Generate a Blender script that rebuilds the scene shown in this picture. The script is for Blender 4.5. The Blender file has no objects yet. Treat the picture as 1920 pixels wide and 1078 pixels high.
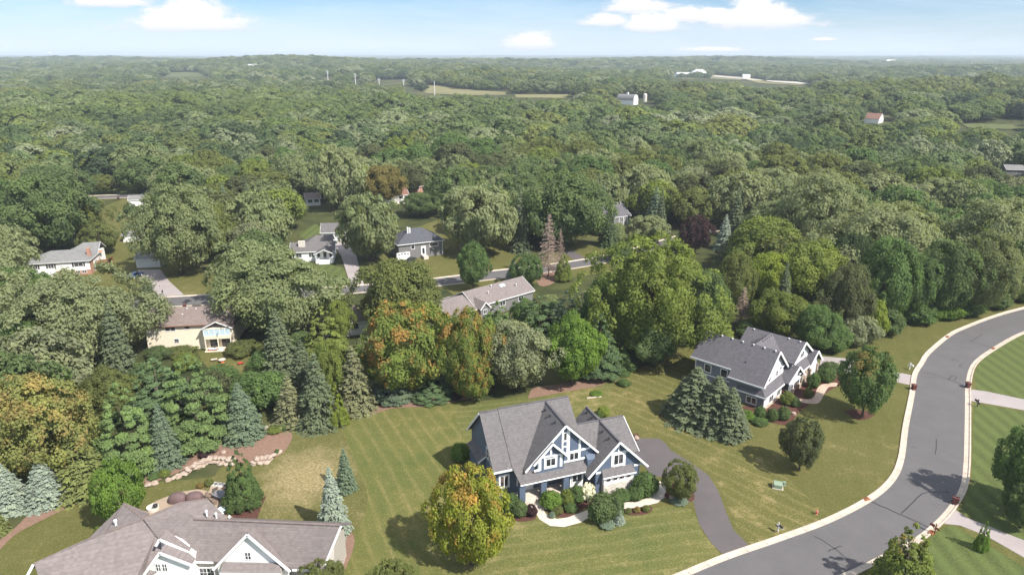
import bpy, math, random
import numpy as np
from mathutils import Vector, Matrix
R_ = math.radians
scn = bpy.context.scene
COL = scn.collection
random.seed(7)

# ------------------------------------------------------------------ camera
CH, CF = 60.0, 1280.0
CP = math.atan((539 - 102) / CF)
cp_, sp_ = math.cos(CP), math.sin(CP)
cam_d = bpy.data.cameras.new('camera'); cam = bpy.data.objects.new('camera', cam_d); COL.objects.link(cam)
cam.location = (0, 0, CH); cam.rotation_euler = (math.pi / 2 - CP, 0, 0)
cam_d.sensor_width = 36; cam_d.lens = 36 * CF / 1920; cam_d.clip_start = 0.5; cam_d.clip_end = 80000
scn.camera = cam

# ------------------------------------------------------------------ render look
scn.view_settings.view_transform = 'Standard'; scn.view_settings.look = 'None'
scn.view_settings.gamma = 1; scn.view_settings.exposure = 1.02
scn.cycles.max_bounces = 6; scn.cycles.diffuse_bounces = 3; scn.cycles.transmission_bounces = 3
scn.cycles.volume_bounces = 0; scn.cycles.caustics_reflective = False; scn.cycles.caustics_refractive = False
scn.cycles.use_denoising = True; scn.cycles.denoiser = 'OPENIMAGEDENOISE'
scn.cycles.sample_clamp_indirect = 4
scn.cycles.use_adaptive_sampling = True; scn.cycles.adaptive_threshold = 0.02

# ------------------------------------------------------------------ sun
SUN_EL, SUN_AZ = R_(48), R_(-39)                 # azimuth measured from +X, anticlockwise
sun_dir = Vector((math.cos(SUN_AZ) * math.cos(SUN_EL), math.sin(SUN_AZ) * math.cos(SUN_EL), math.sin(SUN_EL)))
sl = bpy.data.lights.new('sun', 'SUN'); sl.energy = 3.85; sl.angle = R_(0.5); sl.color = (1, .955, .88)
so = bpy.data.objects.new('sun', sl); COL.objects.link(so); so.rotation_euler = sun_dir.to_track_quat('Z', 'Y').to_euler()

# ------------------------------------------------------------------ node helper
class NT:
    def __init__(s, tree): s.t = tree; s.n = tree.nodes; s.l = tree.links
    def node(s, typ, props=None, **ins):
        n = s.n.new(typ)
        for k, v in (props or {}).items(): setattr(n, k, v)
        for k, v in ins.items():
            key = int(k[1:]) if k[0] == '_' and k[1:].isdigit() else k.replace('_', ' ')
            s.set(n.inputs[key], v)
        return n
    def set(s, sock, v):
        if isinstance(v, bpy.types.NodeSocket): s.l.new(v, sock)
        elif v is not None:
            if sock.type == 'RGBA' and isinstance(v, (tuple, list)) and len(v) == 3: v = (*v, 1)
            sock.default_value = v
    def math(s, op, a, b=None, c=None, clamp=False):
        n = s.n.new('ShaderNodeMath'); n.operation = op; n.use_clamp = clamp
        s.set(n.inputs[0], a)
        if b is not None: s.set(n.inputs[1], b)
        if c is not None: s.set(n.inputs[2], c)
        return n.outputs[0]
    def mix(s, f, a, b, blend='MIX'):
        n = s.n.new('ShaderNodeMix'); n.data_type = 'RGBA'; n.blend_type = blend; n.clamp_factor = True
        s.set(n.inputs[0], f); s.set(n.inputs[6], a); s.set(n.inputs[7], b)
        return n.outputs[2]
    def noise(s, vec, scale, detail=3, rough=.55, dist=0):
        n = s.node('ShaderNodeTexNoise', None, Vector=vec, Scale=scale, Detail=detail, Roughness=rough, Distortion=dist)
        return n.outputs[0]
    def ramp(s, f, lo, hi):
        n = s.n.new('ShaderNodeMapRange'); n.clamp = True
        s.set(n.inputs[0], f); n.inputs[1].default_value = lo; n.inputs[2].default_value = hi
        return n.outputs[0]
    def vscale(s, v, sc):
        n = s.n.new('ShaderNodeVectorMath'); n.operation = 'MULTIPLY'; s.set(n.inputs[0], v); n.inputs[1].default_value = sc
        return n.outputs[0]

# ------------------------------------------------------------------ world: Nishita sky with cumulus and thin high cloud
world = bpy.data.worlds.new('World'); scn.world = world; world.use_nodes = True
W = NT(world.node_tree); W.n.clear()
sky = W.n.new('ShaderNodeTexSky'); sky.sky_type = 'NISHITA'; sky.sun_disc = False
sky.sun_elevation = SUN_EL; sky.sun_rotation = math.pi / 2 - SUN_AZ
sky.altitude = 300; sky.air_density = 1.0; sky.dust_density = 0.6; sky.ozone_density = 3.0
tc = W.n.new('ShaderNodeTexCoord'); sep = W.node('ShaderNodeSeparateXYZ', None, Vector=tc.outputs['Generated'])
dx, dy, dz = sep.outputs
hx = W.math('DIVIDE', dx, W.math('MAXIMUM', dy, 0.05))       # tangent of azimuth
hz = W.math('DIVIDE', dz, W.math('MAXIMUM', dy, 0.05))       # tangent of elevation
comb = W.node('ShaderNodeCombineXYZ', None, X=hx, Y=hz, Z=0.0).outputs[0]
front = W.math('GREATER_THAN', dy, 0.06)
n1 = W.noise(W.vscale(comb, (50, 120, 1)), 1.0, 9, .66)
n2 = W.noise(W.vscale(comb, (16, 45, 1)), 1.0, 4, .55)
def cloud(px, py, wx, wy):
    # soft-edged cumulus: flat base, billowed top
    v_ = (539 - py) / CF; q_ = cp_ + v_ * sp_; x = (px - 960) / CF / q_; z = (-sp_ + v_ * cp_) / q_
    a = W.math('MULTIPLY', W.math('SUBTRACT', hx, x), CF * 1.06 / wx)
    b = W.math('MULTIPLY', W.math('SUBTRACT', hz, z), CF * 1.1 / wy)
    below = W.math('LESS_THAN', b, 0.0)
    b2 = W.math('MULTIPLY', b, W.math('ADD', 1.0, W.math('MULTIPLY', below, 1.0)))
    r = W.math('SQRT', W.math('ADD', W.math('MULTIPLY', a, a), W.math('MULTIPLY', b2, b2)))
    w = W.math('ADD', W.math('MULTIPLY', W.math('SUBTRACT', n1, .5), 1.5), W.math('MULTIPLY', W.math('SUBTRACT', n2, .5), 1.3))
    m = W.math('MULTIPLY', W.ramp(W.math('ADD', r, w), 1.40, .78), .97)
    return m, b
covers = []; shade = None
CL = [(350, 49, 112, 22), (365, 28, 58, 30), (330, 40, 70, 24), (205, 6, 75, 15), (1200, 17, 58, 17), (1225, 52, 52, 18), (1210, 42, 26, 16), (1135, 43, 40, 15),
      (1280, 34, 60, 17), (1418, 42, 100, 24), (1412, 24, 46, 28), (1448, 34, 46, 22), (1350, 32, 50, 17), (994, 84, 42, 20), (1000, 74, 22, 14), (1335, 95, 62, 6), (1545, 75, 26, 4)]
tot = None; sh = None
for c in CL:
    m, b = cloud(*c)
    s_ = W.math('MULTIPLY', m, W.ramp(b, -.75, .45))
    tot = m if tot is None else W.math('MAXIMUM', tot, m)
    sh = s_ if sh is None else W.math('MAXIMUM', sh, s_)
tot = W.math('MULTIPLY', tot, front)
cir = W.noise(W.vscale(comb, (3.2, 22, 1)), 1.0, 6, .62, .5)
cirf = W.math('MULTIPLY', W.ramp(cir, .40, .75), .62)
SKYK = 0.086
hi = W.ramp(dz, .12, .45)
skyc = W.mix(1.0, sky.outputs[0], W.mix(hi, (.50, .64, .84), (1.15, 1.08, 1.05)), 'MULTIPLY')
skyc = W.mix(W.math('MULTIPLY', hi, .40), skyc, (7.0, 6.9, 6.6))  # white added to the upper sky, out of frame, for neutral fill light
ccol = W.mix(sh, (4.5, 4.8, 5.4), (6.7, 6.6, 6.5))
s1 = W.mix(cirf, skyc, (4.8, 5.7, 6.7))
s1 = W.mix(W.math('MULTIPLY', W.ramp(hz, .075, .004), .75), s1, (5.3, 6.0, 6.8))
s2 = W.mix(tot, s1, ccol)
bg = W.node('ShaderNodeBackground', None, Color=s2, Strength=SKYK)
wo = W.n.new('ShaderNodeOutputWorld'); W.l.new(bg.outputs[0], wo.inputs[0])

# ------------------------------------------------------------------ geometry of the place
def G(px, py, z=0.0):
    """point of the photograph -> ground plane (or plane at height z), metres"""
    u = (px - 960) / CF; v = (539 - py) / CF
    d = (u, cp_ + v * sp_, -sp_ + v * cp_); t = (z - CH) / d[2]
    return (d[0] * t, d[1] * t)
def P(px, py, z=0.0):
    g = G(px, py, z); return (g[0], g[1], z)
def J(x, y, z):
    dz = z - CH; f = y * cp_ - dz * sp_; up = y * sp_ + dz * cp_
    return (960 + CF * x / f, 539 - CF * up / f)
def smooth(a, b, t):
    t = min(1, max(0, (t - a) / (b - a))); return t * t * (3 - 2 * t)
HILLS = [(640, 860, 260, 120, 17), (900, 1150, 300, 200, 8), (-760, 2350, 420, 300, 36), (-300, 2700, 500, 300, 26), (-60, 1330, 190, 130, 16), (330, 1500, 200, 100, 10),
         (-1900, 3200, 700, 500, 30), (900, 3600, 900, 500, 25), (-250, 1900, 300, 150, 12), (560, 2700, 400, 260, 22)]
def hgt(x, y):
    f = smooth(330, 620, y)
    if f == 0: return 0.0
    h = 0
    for x0, y0, sx, sy, A in HILLS: h += A * math.exp(-((x - x0) / sx) ** 2 - ((y - y0) / sy) ** 2)
    h += 3.5 * math.sin(x / 170 + 1.3) * math.sin(y / 130) + 3 * math.sin(x / 410 + y / 530) + 2.5
    h += smooth(900, 1500, y) * 7 * math.sin(y / 210 + 1.2 * math.sin(x / 700)) * math.cos(x / 520 + .6)
    far = smooth(2500, 9000, y)
    h += far * (9 * math.sin(x / 1500 + 2) * math.sin(y / 1700) + 4 * math.sin(x / 600 + y / 900))
    return h * f

# ------------------------------------------------------------------ object helpers
def tag(o, label=None, cat=None, group=None, kind=None):
    if label: o['label'] = label
    if cat: o['category'] = cat
    if group: o['group'] = group
    if kind: o['kind'] = kind
    return o
def empty(name, loc=(0, 0, 0), rz=0.0, label=None, cat=None, group=None):
    o = bpy.data.objects.new(name, None); COL.objects.link(o); o.location = loc; o.rotation_euler = (0, 0, rz)
    o.empty_display_size = .3
    return tag(o, label, cat, group)
def copy_tree(o, parent=None):
    c = o.copy(); COL.objects.link(c)
    if parent: c.parent = parent
    for ch in list(KIDS.get(o.name, [])): copy_tree(ch, c)
    return c
KIDS = {}
class MB:
    def __init__(s, S=1.0, dz=0.0): s.v = []; s.f = []; s.S = S; s.dz = dz
    def add(s, vs, fs):
        b = len(s.v)
        s.v += [(p[0] * s.S, p[1] * s.S, (p[2] + s.dz) * s.S) for p in vs]; s.f += [tuple(b + i for i in f) for f in fs]
    def box(s, x0, x1, y0, y1, z0, z1):
        s.add([(x0, y0, z0), (x1, y0, z0), (x1, y1, z0), (x0, y1, z0), (x0, y0, z1), (x1, y0, z1), (x1, y1, z1), (x0, y1, z1)],
              [(0, 3, 2, 1), (4, 5, 6, 7), (0, 1, 5, 4), (1, 2, 6, 5), (2, 3, 7, 6), (3, 0, 4, 7)])
    def obox(s, c, a, b, n, w, h, d):
        """box centred at c, half sizes w,h,d along unit axes a,b,n"""
        c, a, b, n = map(Vector, (c, a, b, n)); vs = []
        for k in (-d, d):
            for i, j in ((-w, -h), (w, -h), (w, h), (-w, h)): vs.append(tuple(c + a * i + b * j + n * k))
        s.add(vs, [(0, 3, 2, 1), (4, 5, 6, 7), (0, 1, 5, 4), (1, 2, 6, 5), (2, 3, 7, 6), (3, 0, 4, 7)])
    def bar(s, p, q, w, h, up=(0, 0, 1)):
        p, q = Vector(p), Vector(q); a = (q - p); L = a.length; a.normalize(); n = a.cross(Vector(up)).normalized(); b = n.cross(a)
        s.obox((p + q) / 2, a, b, n, L / 2, h / 2, w / 2)
    def slab(s, pts, t=.13):
        n = len(pts); P0 = [Vector(p) for p in pts]
        nz = sum((P0[i].x * P0[(i + 1) % n].y - P0[(i + 1) % n].x * P0[i].y) for i in range(n))
        if nz < 0: P0 = P0[::-1]
        vs = [tuple(p) for p in P0] + [(p.x, p.y, p.z - t) for p in P0]
        s.add(vs, [tuple(range(n)), tuple(range(2 * n - 1, n - 1, -1))] + [(i, n + i, n + (i + 1) % n, (i + 1) % n) for i in range(n)])
    def extr(s, prof, axis, a, b):
        """profile [(c,z)] extruded along axis 0 (x) or 1 (y) from a to b"""
        n = len(prof); mk = (lambda c, z, t: (t, c, z)) if axis == 0 else (lambda c, z, t: (c, t, z))
        vs = [mk(c, z, a) for c, z in prof] + [mk(c, z, b) for c, z in prof]
        s.add(vs, [tuple(range(n)), tuple(range(2 * n - 1, n - 1, -1))] + [(i, n + i, n + (i + 1) % n, (i + 1) % n) for i in range(n)])
    def cyl(s, c, r0, r1, h, n=12, axis=(0, 0, 1), cap=True):
        c = Vector(c); ax = Vector(axis).normalized(); a = ax.orthogonal().normalized(); b = ax.cross(a); vs = []
        for r, k in ((r0, 0), (r1, h)):
            for i in range(n):
                t = 2 * math.pi * i / n; vs.append(tuple(c + ax * k + a * r * math.cos(t) + b * r * math.sin(t)))
        fs = [(i, (i + 1) % n, n + (i + 1) % n, n + i) for i in range(n)]
        if cap: fs += [tuple(range(n - 1, -1, -1)), tuple(range(n, 2 * n))]
        s.add(vs, fs)
    def lathe(s, c, prof, n=14):
        vs = []; fs = []
        for r, z in prof:
            for i in range(n):
                t = 2 * math.pi * i / n; vs.append((c[0] + r * math.cos(t), c[1] + r * math.sin(t), c[2] + z))
        for k in range(len(prof) - 1):
            for i in range(n): fs.append((k * n + i, k * n + (i + 1) % n, (k + 1) * n + (i + 1) % n, (k + 1) * n + i))
        fs.append(tuple(range(n - 1, -1, -1))); fs.append(tuple(range((len(prof) - 1) * n, len(prof) * n)))
        s.add(vs, fs)
    def tube(s, pts, rad, n=6):
        for i in range(len(pts) - 1):
            p, q = Vector(pts[i]), Vector(pts[i + 1]); s.cyl(p, rad[i], rad[i + 1], (q - p).length, n, q - p, cap=(i in (0, len(pts) - 2)))
    def each(s, name, mat, parent=None, n=8):
        # every n vertices is one box: build each as a part of its own
        out = []
        for i in range(0, len(s.v), n):
            m_ = MB(); m_.v = s.v[i:i + n]; m_.f = [tuple(k - i for k in f) for f in s.f if i <= f[0] < i + n]; out.append(m_.build(name, mat, parent))
        return out
    def mesh(s, name, smooth=False):
        me = bpy.data.meshes.new(name); me.from_pydata(s.v, [], s.f); me.update()
        if smooth: me.polygons.foreach_set('use_smooth', [True] * len(me.polygons))
        return me
    def build(s, name, mat, parent=None, smooth=False, fixn=True):
        me = s.mesh(name, smooth)
        if fixn:
            import bmesh
            bm = bmesh.new(); bm.from_mesh(me); bmesh.ops.recalc_face_normals(bm, faces=bm.faces); bm.to_mesh(me); bm.free()
        me.materials.append(mat)
        o = bpy.data.objects.new(name, me); COL.objects.link(o)
        if parent: o.parent = parent; KIDS.setdefault(parent.name, []).append(o)
        return o

# ------------------------------------------------------------------ materials
MATS = {}
def new_mat(name):
    m = bpy.data.materials.new(name); m.use_nodes = True; t = NT(m.node_tree); t.n.clear()
    out = t.n.new('ShaderNodeOutputMaterial'); MATS[name] = m; return m, t, out
def principled(t, out, col, rough=.8, spec=.3, normal=None, metal=0):
    p = t.node('ShaderNodeBsdfPrincipled', None, Base_Color=col, Roughness=rough, Metallic=metal)
    p.inputs['Specular IOR Level'].default_value = spec
    if normal is not None: t.l.new(normal, p.inputs['Normal'])
    t.l.new(p.outputs[0], out.inputs[0]); return p
def objco(t): return t.n.new('ShaderNodeTexCoord').outputs['Object']
def worldpos(t): return t.n.new('ShaderNodeNewGeometry').outputs['Position']
def bump(t, h, dist=.02, strength=.6):
    b = t.node('ShaderNodeBump', None, Strength=strength, Distance=dist, Height=h); return b.outputs[0]
def simple(name, col, rough=.7, spec=.3, var=.12, scale=3.0, metal=0):
    m, t, out = new_mat(name); n = t.noise(objco(t), scale, 4)
    k = t.math('ADD', 1 - var, t.math('MULTIPLY', n, 2 * var))
    kk = t.node('ShaderNodeCombineXYZ', None, X=k, Y=k, Z=k).outputs[0]
    principled(t, out, t.mix(1.0, col, kk, 'MULTIPLY'), rough, spec, metal=metal); return m
def siding(name, col, pitch=.2, board=False):
    m, t, out = new_mat(name); co = objco(t)
    n = t.noise(co, 1.3, 4); n2 = t.noise(t.vscale(co, (.6, .6, 14)), 1.5, 2)
    k = t.math('ADD', .96, t.math('ADD', t.math('MULTIPLY', n, .2), t.math('MULTIPLY', n2, .16)))
    s = t.node('ShaderNodeSeparateXYZ', None, Vector=co)
    ph = t.math('FRACT', t.math('MULTIPLY', s.outputs[2] if not board else t.math('ADD', s.outputs[0], s.outputs[1]), 1 / pitch))
    line = t.math('LESS_THAN', ph, .1)
    k = t.math('MULTIPLY', k, t.math('SUBTRACT', 1, t.math('MULTIPLY', line, .22)))
    kk = t.node('ShaderNodeCombineXYZ', None, X=k, Y=k, Z=k).outputs[0]
    principled(t, out, t.mix(1.0, col, kk, 'MULTIPLY'), .65, .3, bump(t, ph, .02, .8)); return m
def shingle(name, col, course=.19):
    m, t, out = new_mat(name); co = objco(t)
    s = t.node('ShaderNodeSeparateXYZ', None, Vector=co)
    zz = t.math('MULTIPLY', s.outputs[2], 1 / course * .72)
    row = t.math('FLOOR', zz)
    tab = t.node('ShaderNodeTexWhiteNoise', {'noise_dimensions': '3D'},
                 Vector=t.node('ShaderNodeCombineXYZ', None, X=t.math('FLOOR', t.math('ADD', t.math('MULTIPLY', s.outputs[0], 2.6), t.math('MULTIPLY', row, .37))),
                               Y=t.math('FLOOR', t.math('ADD', t.math('MULTIPLY', s.outputs[1], 2.6), t.math('MULTIPLY', row, .61))), Z=row).outputs[0]).outputs[0]
    n = t.noise(co, .5, 4); g = t.noise(co, 9, 3, .7)
    st = t.noise(t.vscale(co, (1.6, 1.6, .22)), 1.2, 4, .6)
    k = t.math('ADD', .56, t.math('ADD', t.math('MULTIPLY', n, .18), t.math('ADD', t.math('MULTIPLY', tab, .22), t.math('MULTIPLY', g, .34))))
    k = t.math('ADD', k, t.math('MULTIPLY', st, .16))
    edge = t.math('LESS_THAN', t.math('FRACT', zz), .14)
    k = t.math('MULTIPLY', k, t.math('SUBTRACT', 1, t.math('MULTIPLY', edge, .14)))
    kk = t.node('ShaderNodeCombineXYZ', None, X=k, Y=k, Z=k).outputs[0]
    principled(t, out, t.mix(1.0, col, kk, 'MULTIPLY'), .9, .2, bump(t, g, .02, .5)); return m
def glass(name='window_glass', col=(.02, .025, .03)):
    m, t, out = new_mat(name); n = t.noise(objco(t), 1.1, 2)
    c = t.mix(t.ramp(n, .45, .62), col, (col[0] * 4 + .02, col[1] * 3 + .015, col[2] * 3 + .01))
    principled(t, out, c, .08, .6); return m
def stone(name, a, b, scale=3.5):
    m, t, out = new_mat(name); v = t.node('ShaderNodeTexVoronoi', None, Vector=t.vscale(objco(t), (1, 1, 1.8)), Scale=scale)
    g = t.noise(objco(t), 8, 4)
    c = t.mix(t.math('FRACT', t.math('MULTIPLY', v.outputs[1], 3.3)), a, b)
    e = t.ramp(v.outputs[0], .55, .38)
    c = t.mix(t.math('MULTIPLY', g, .35), c, (.5, .45, .4))
    principled(t, out, c, .85, .2, bump(t, v.outputs[0], .04, .6)); return m

# foliage: leaf colour = object colour varied per leaf and per clump; autumn trees mix in a second colour
def foliage(name, second=None, amount=0.5, instanced=False, pal=None, trans=.42, under=None):
    m, t, out = new_mat(name)
    leaf = t.node('ShaderNodeAttribute', {'attribute_name': 'leaf'}).outputs['Fac']
    clump = t.node('ShaderNodeAttribute', {'attribute_name': 'clump'}).outputs['Fac']
    oi = t.n.new('ShaderNodeObjectInfo')
    if instanced:
        r = oi.outputs['Random']; cr = t.n.new('ShaderNodeValToRGB'); t.l.new(r, cr.inputs[0]); cr.color_ramp.interpolation = 'CONSTANT'
        e = cr.color_ramp.elements
        while len(e) > 1: e.remove(e[-1])
        e[0].position = 0; e[0].color = (*pal[0], 1)
        for i, c in enumerate(pal[1:], 1):
            x = e.new(i / len(pal)); x.color = (*c, 1)
        base = cr.outputs[0]
        ln = t.noise(t.vscale(oi.outputs['Location'], (.004, .004, .004)), 1.0, 3)
        base = t.mix(t.math('MULTIPLY', t.ramp(ln, .48, .62), .5), base, (.125, .16, .04)); loc = oi.outputs['Location']
        def stand(cx, cy, rx, ry):
            q = t.node('ShaderNodeVectorMath', {'operation': 'SUBTRACT'}, _0=loc, _1=(cx, cy, 0)).outputs[0]
            return t.ramp(t.node('ShaderNodeVectorMath', {'operation': 'LENGTH'}, _0=t.vscale(q, (1 / rx, 1 / ry, 0))).outputs['Value'], 1.25, .7)
        base = t.mix(t.math('MULTIPLY', stand(660, 850, 300, 130), .5), base, (.15, .165, .035))
        base = t.mix(t.math('MULTIPLY', stand(-330, 640, 460, 150), .5), base, (.115, .16, .036))
        base = t.mix(t.math('MULTIPLY', stand(60, 880, 300, 70), .4), base, (.16, .165, .045))
        ln2 = t.noise(t.vscale(oi.outputs['Location'], (.0065, .0065, .0065)), 1.0, 2)
        base = t.mix(t.math('MULTIPLY', t.ramp(ln2, .50, .66), .6), base, (.05, .078, .028))
    else: base = oi.outputs['Color']
    if second:
        z = t.node('ShaderNodeSeparateXYZ', None, Vector=t.n.new('ShaderNodeTexCoord').outputs['Generated']).outputs[2]
        f = t.math('ADD', t.math('MULTIPLY', clump, .30), t.math('ADD', t.math('MULTIPLY', z, .45), t.math('MULTIPLY', t.ramp(t.noise(t.n.new('ShaderNodeTexCoord').outputs['Object'], .30, 2), .34, .66), .85)))
        f = t.math('ADD', f, t.math('MULTIPLY', leaf, .35))
        f = t.math('MULTIPLY', t.ramp(f, 1.42 - amount, 1.75 - amount), .85)
        base = t.mix(f, base, second)
    k = t.math('ADD', .96, t.math('ADD', t.math('MULTIPLY', leaf, .30), t.math('MULTIPLY', clump, .40)))
    kk = t.node('ShaderNodeCombineXYZ', None, X=k, Y=k, Z=t.math('MULTIPLY', k, 1.0)).outputs[0]
    c = t.mix(1.0, base, kk, 'MULTIPLY')
    c = t.mix(t.math('MULTIPLY', t.ramp(clump, .6, 1.0), .3), c, t.mix(1.0, c, (1.18, 1.12, .8), 'MULTIPLY'))
    c = t.mix(.09, c, (.24, .25, .20))
    if under:
        bf = t.n.new('ShaderNodeNewGeometry').outputs['Backfacing']
        c = t.mix(t.math('MULTIPLY', bf, .6), c, under)
    d = t.node('ShaderNodeBsdfPrincipled', None, Base_Color=c, Roughness=.75); d.inputs['Specular IOR Level'].default_value = .12
    tr = t.node('ShaderNodeBsdfTranslucent', None, Color=t.mix(1.0, c, (1.25, 1.3, .7), 'MULTIPLY'))
    mx = t.node('ShaderNodeMixShader', None, _0=trans, _1=d.outputs[0], _2=tr.outputs[0])
    t.l.new(mx.outputs[0], out.inputs[0]); return m
M = {}
M['leaf'] = foliage('leaves')
M['leaf_silver'] = foliage('silver_leaves', under=(.22, .25, .12))
M['leaf_autumn'] = foliage('autumn_leaves', (.36, .20, .05), .27)
M['leaf_orange'] = foliage('orange_tinged_leaves', (.31, .165, .045), .40)
M['needle'] = foliage('needles', trans=.16)
M['far'] = foliage('distant_leaves', instanced=True, trans=.3, pal=[(.22, .245, .14), (.10, .14, .052), (.07, .11, .036), (.15, .175, .075), (.036, .06, .024), (.125, .15, .042), (.09, .125, .052), (.20, .22, .13), (.055, .09, .03), (.15, .165, .045), (.12, .15, .07), (.13, .16, .035), (.095, .135, .035)])
M['flower'] = foliage('white_flower_heads', trans=.2)
M['bark'] = simple('bark', (.10, .08, .062), .9, .2, .4, 6)
M['bark_grey'] = simple('grey_bark', (.20, .17, .14), .9, .2, .35, 6)
M['deadwood'] = simple('dead_wood', (.30, .225, .18), .9, .2, .3, 5)
M['white'] = simple('white_trim', (.80, .80, .79), .5, .4, .04, 2)
M['glass'] = glass()
M['glass_dim'] = glass('curtained_glass', (.035, .03, .03))
M['blue'] = siding('blue_siding', (.095, .122, .175), .17)
M['blue_dark'] = simple('dark_blue_paint', (.05, .072, .12), .6, .3, .1)
M['grey_side'] = siding('blue_grey_siding', (.17, .18, .215), .17)
M['pale_side'] = siding('pale_grey_board_siding', (.56, .57, .58), .45, True)
M['white_side'] = siding('white_siding', (.78, .78, .76), .2)
M['cream_side'] = siding('cream_siding', (.70, .62, .49), .28)
M['taupe_side'] = siding('taupe_siding', (.42, .38, .34), .2)
M['charcoal_side'] = siding('charcoal_siding', (.16, .155, .155), .2)
M['roof_a'] = shingle('grey_shingles', (.135, .125, .125))
M['roof_b'] = shingle('slate_grey_shingles', (.115, .108, .118))
M['roof_c'] = shingle('taupe_shingles', (.19, .162, .155))
M['roof_d'] = shingle('weathered_grey_shingles', (.19, .188, .185))
M['roof_e'] = shingle('brown_shingles', (.19, .15, .135))
M['roof_red'] = shingle('red_brown_shingles', (.20, .11, .085))
M['roof_dark'] = shingle('charcoal_shingles', (.085, .088, .102))
M['dark_metal'] = simple('dark_metal', (.03, .03, .032), .5, .5, .1)
M['galv'] = simple('galvanised_metal', (.62, .62, .62), .4, .5, .1)
M['stone_pale'] = stone('pale_stone_veneer', (.50, .46, .40), (.68, .64, .58), 3)
M['stone_brown'] = stone('brown_fieldstone', (.20, .13, .085), (.48, .38, .28), 3)
M['boulder'] = stone('pink_granite', (.26, .175, .13), (.37, .29, .23), 1.0)
M['brick'] = simple('brick', (.40, .22, .16), .85, .2, .2, 8)
M['bin'] = simple('brown_plastic', (.11, .035, .028), .5, .4, .08)
M['wood'] = simple('stained_wood', (.20, .085, .04), .7, .3, .2)
M['orange'] = simple('orange_plastic', (.75, .18, .07), .5, .4, .1)
M['red'] = simple('red_paint', (.42, .06, .04), .5, .4, .1)
M['hydrant'] = simple('faded_red_paint', (.50, .17, .13), .6, .4, .15)
M['green_metal'] = simple('green_metal', (.22, .28, .20), .5, .4, .08)
M['slate'] = simple('slate_top', (.16, .16, .175), .5, .4, .15)
M['wicker'] = simple('brown_wicker', (.19, .14, .11), .8, .3, .35, 14)
M['cover'] = simple('brown_cover', (.13, .085, .085), .7, .3, .3, 2)
M['blue_car'] = simple('blue_car_paint', (.02, .06, .18), .25, .6, .05)
M['cloth'] = simple('pale_blue_tile', (.50, .62, .68), .3, .5, .25, 5)
M['rubber'] = simple('rubber', (.02, .02, .02), .8, .2, .1)
M['rust'] = simple('rusty_iron', (.30, .12, .06), .85, .2, .3, 8)

def lawn(name, a, b, dry, ang, pitch=1.5, stripe=.35, dryness=.5, wob=1.2, contrast='light', spot=None):
    m, t, out = new_mat(name); co = worldpos(t)
    big = t.noise(co, .05, 5, .6); mid = t.noise(co, .32, 5, .65); fine = t.noise(co, 2.6, 4, .7); vf = t.noise(co, 11, 2, .7)
    s = t.node('ShaderNodeSeparateXYZ', None, Vector=co); ca, sa = math.cos(ang), math.sin(ang)
    acr = t.math('ADD', t.math('MULTIPLY', s.outputs[0], -sa), t.math('MULTIPLY', s.outputs[1], ca))
    acr = t.math('ADD', acr, t.math('MULTIPLY', t.math('SUBTRACT', t.noise(co, .03, 2), .5), wob * 6))
    ph = t.math('MULTIPLY', acr, 2 * math.pi / pitch)
    st = t.math('ADD', t.math('MULTIPLY', t.math('SINE', ph), .5), .5)
    along = t.noise(t.node('ShaderNodeCombineXYZ', None, X=t.math('MULTIPLY', acr, 2.2), Y=t.math('MULTIPLY', t.math('ADD', t.math('MULTIPLY', s.outputs[0], ca), t.math('MULTIPLY', s.outputs[1], sa)), .16), Z=0.0).outputs[0], 1.0, 4, .6)
    st = t.math('MULTIPLY', t.math('POWER', st, 1.0 if contrast == 'wide' else 4.0), t.math('MULTIPLY', t.ramp(along, .25, .72), t.ramp(t.noise(co, 1.6, 4, .75), .30, .62)) if contrast != 'wide' else 1.0)
    c = t.mix(t.ramp(t.math('ADD', t.math('MULTIPLY', big, .6), t.math('MULTIPLY', mid, .4)), .36, .64), a, b)
    c = t.mix(t.math('MULTIPLY', st, stripe), c, dry if contrast != 'wide' else (a[0] * 1.7, a[1] * 1.6, a[2] * 1.6))
    dd = t.ramp(t.math('ADD', t.math('MULTIPLY', mid, .5), t.math('ADD', t.math('MULTIPLY', big, .3), t.math('MULTIPLY', fine, .2))), .66 - .25 * dryness, .78 - .25 * dryness)
    if spot:      # sun-scorched patch: strongest at its middle, ragged towards the rim
        q = t.node('ShaderNodeVectorMath', {'operation': 'SUBTRACT'}, _0=co, _1=(spot[0], spot[1], 0)).outputs[0]
        r_ = t.node('ShaderNodeVectorMath', {'operation': 'LENGTH'}, _0=t.vscale(q, (1, .8, 0))).outputs['Value']
        sm = t.ramp(t.math('ADD', t.math('DIVIDE', r_, spot[2]), t.math('MULTIPLY', t.math('SUBTRACT', mid, .5), 1.6)), 1.05, .35)
        c = t.mix(t.math('MULTIPLY', sm, t.math('ADD', .25, t.math('MULTIPLY', t.ramp(fine, .35, .62), .75))), c, dry)
    c = t.mix(t.math('MULTIPLY', dd, .7), c, dry)
    tuft = t.noise(co, 5.5, 3, .75)
    c = t.mix(t.math('MULTIPLY', t.ramp(tuft, .50, .70), .5), c, dry)
    k = t.math('ADD', .40, t.math('ADD', t.math('MULTIPLY', fine, .55), t.math('ADD', t.math('MULTIPLY', vf, .30), t.math('MULTIPLY', tuft, .35))))
    kk = t.node('ShaderNodeCombineXYZ', None, X=k, Y=k, Z=k).outputs[0]
    principled(t, out, t.mix(1.0, c, kk, 'MULTIPLY'), .95, .1, bump(t, fine, .08, .5)); return m
GA, GB, GD = (.070, .092, .024), (.128, .123, .039), (.30, .24, .115)
M['lawn'] = lawn('mown_lawn', GA, GB, GD, R_(12), 2.0, .5, .5)
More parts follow.
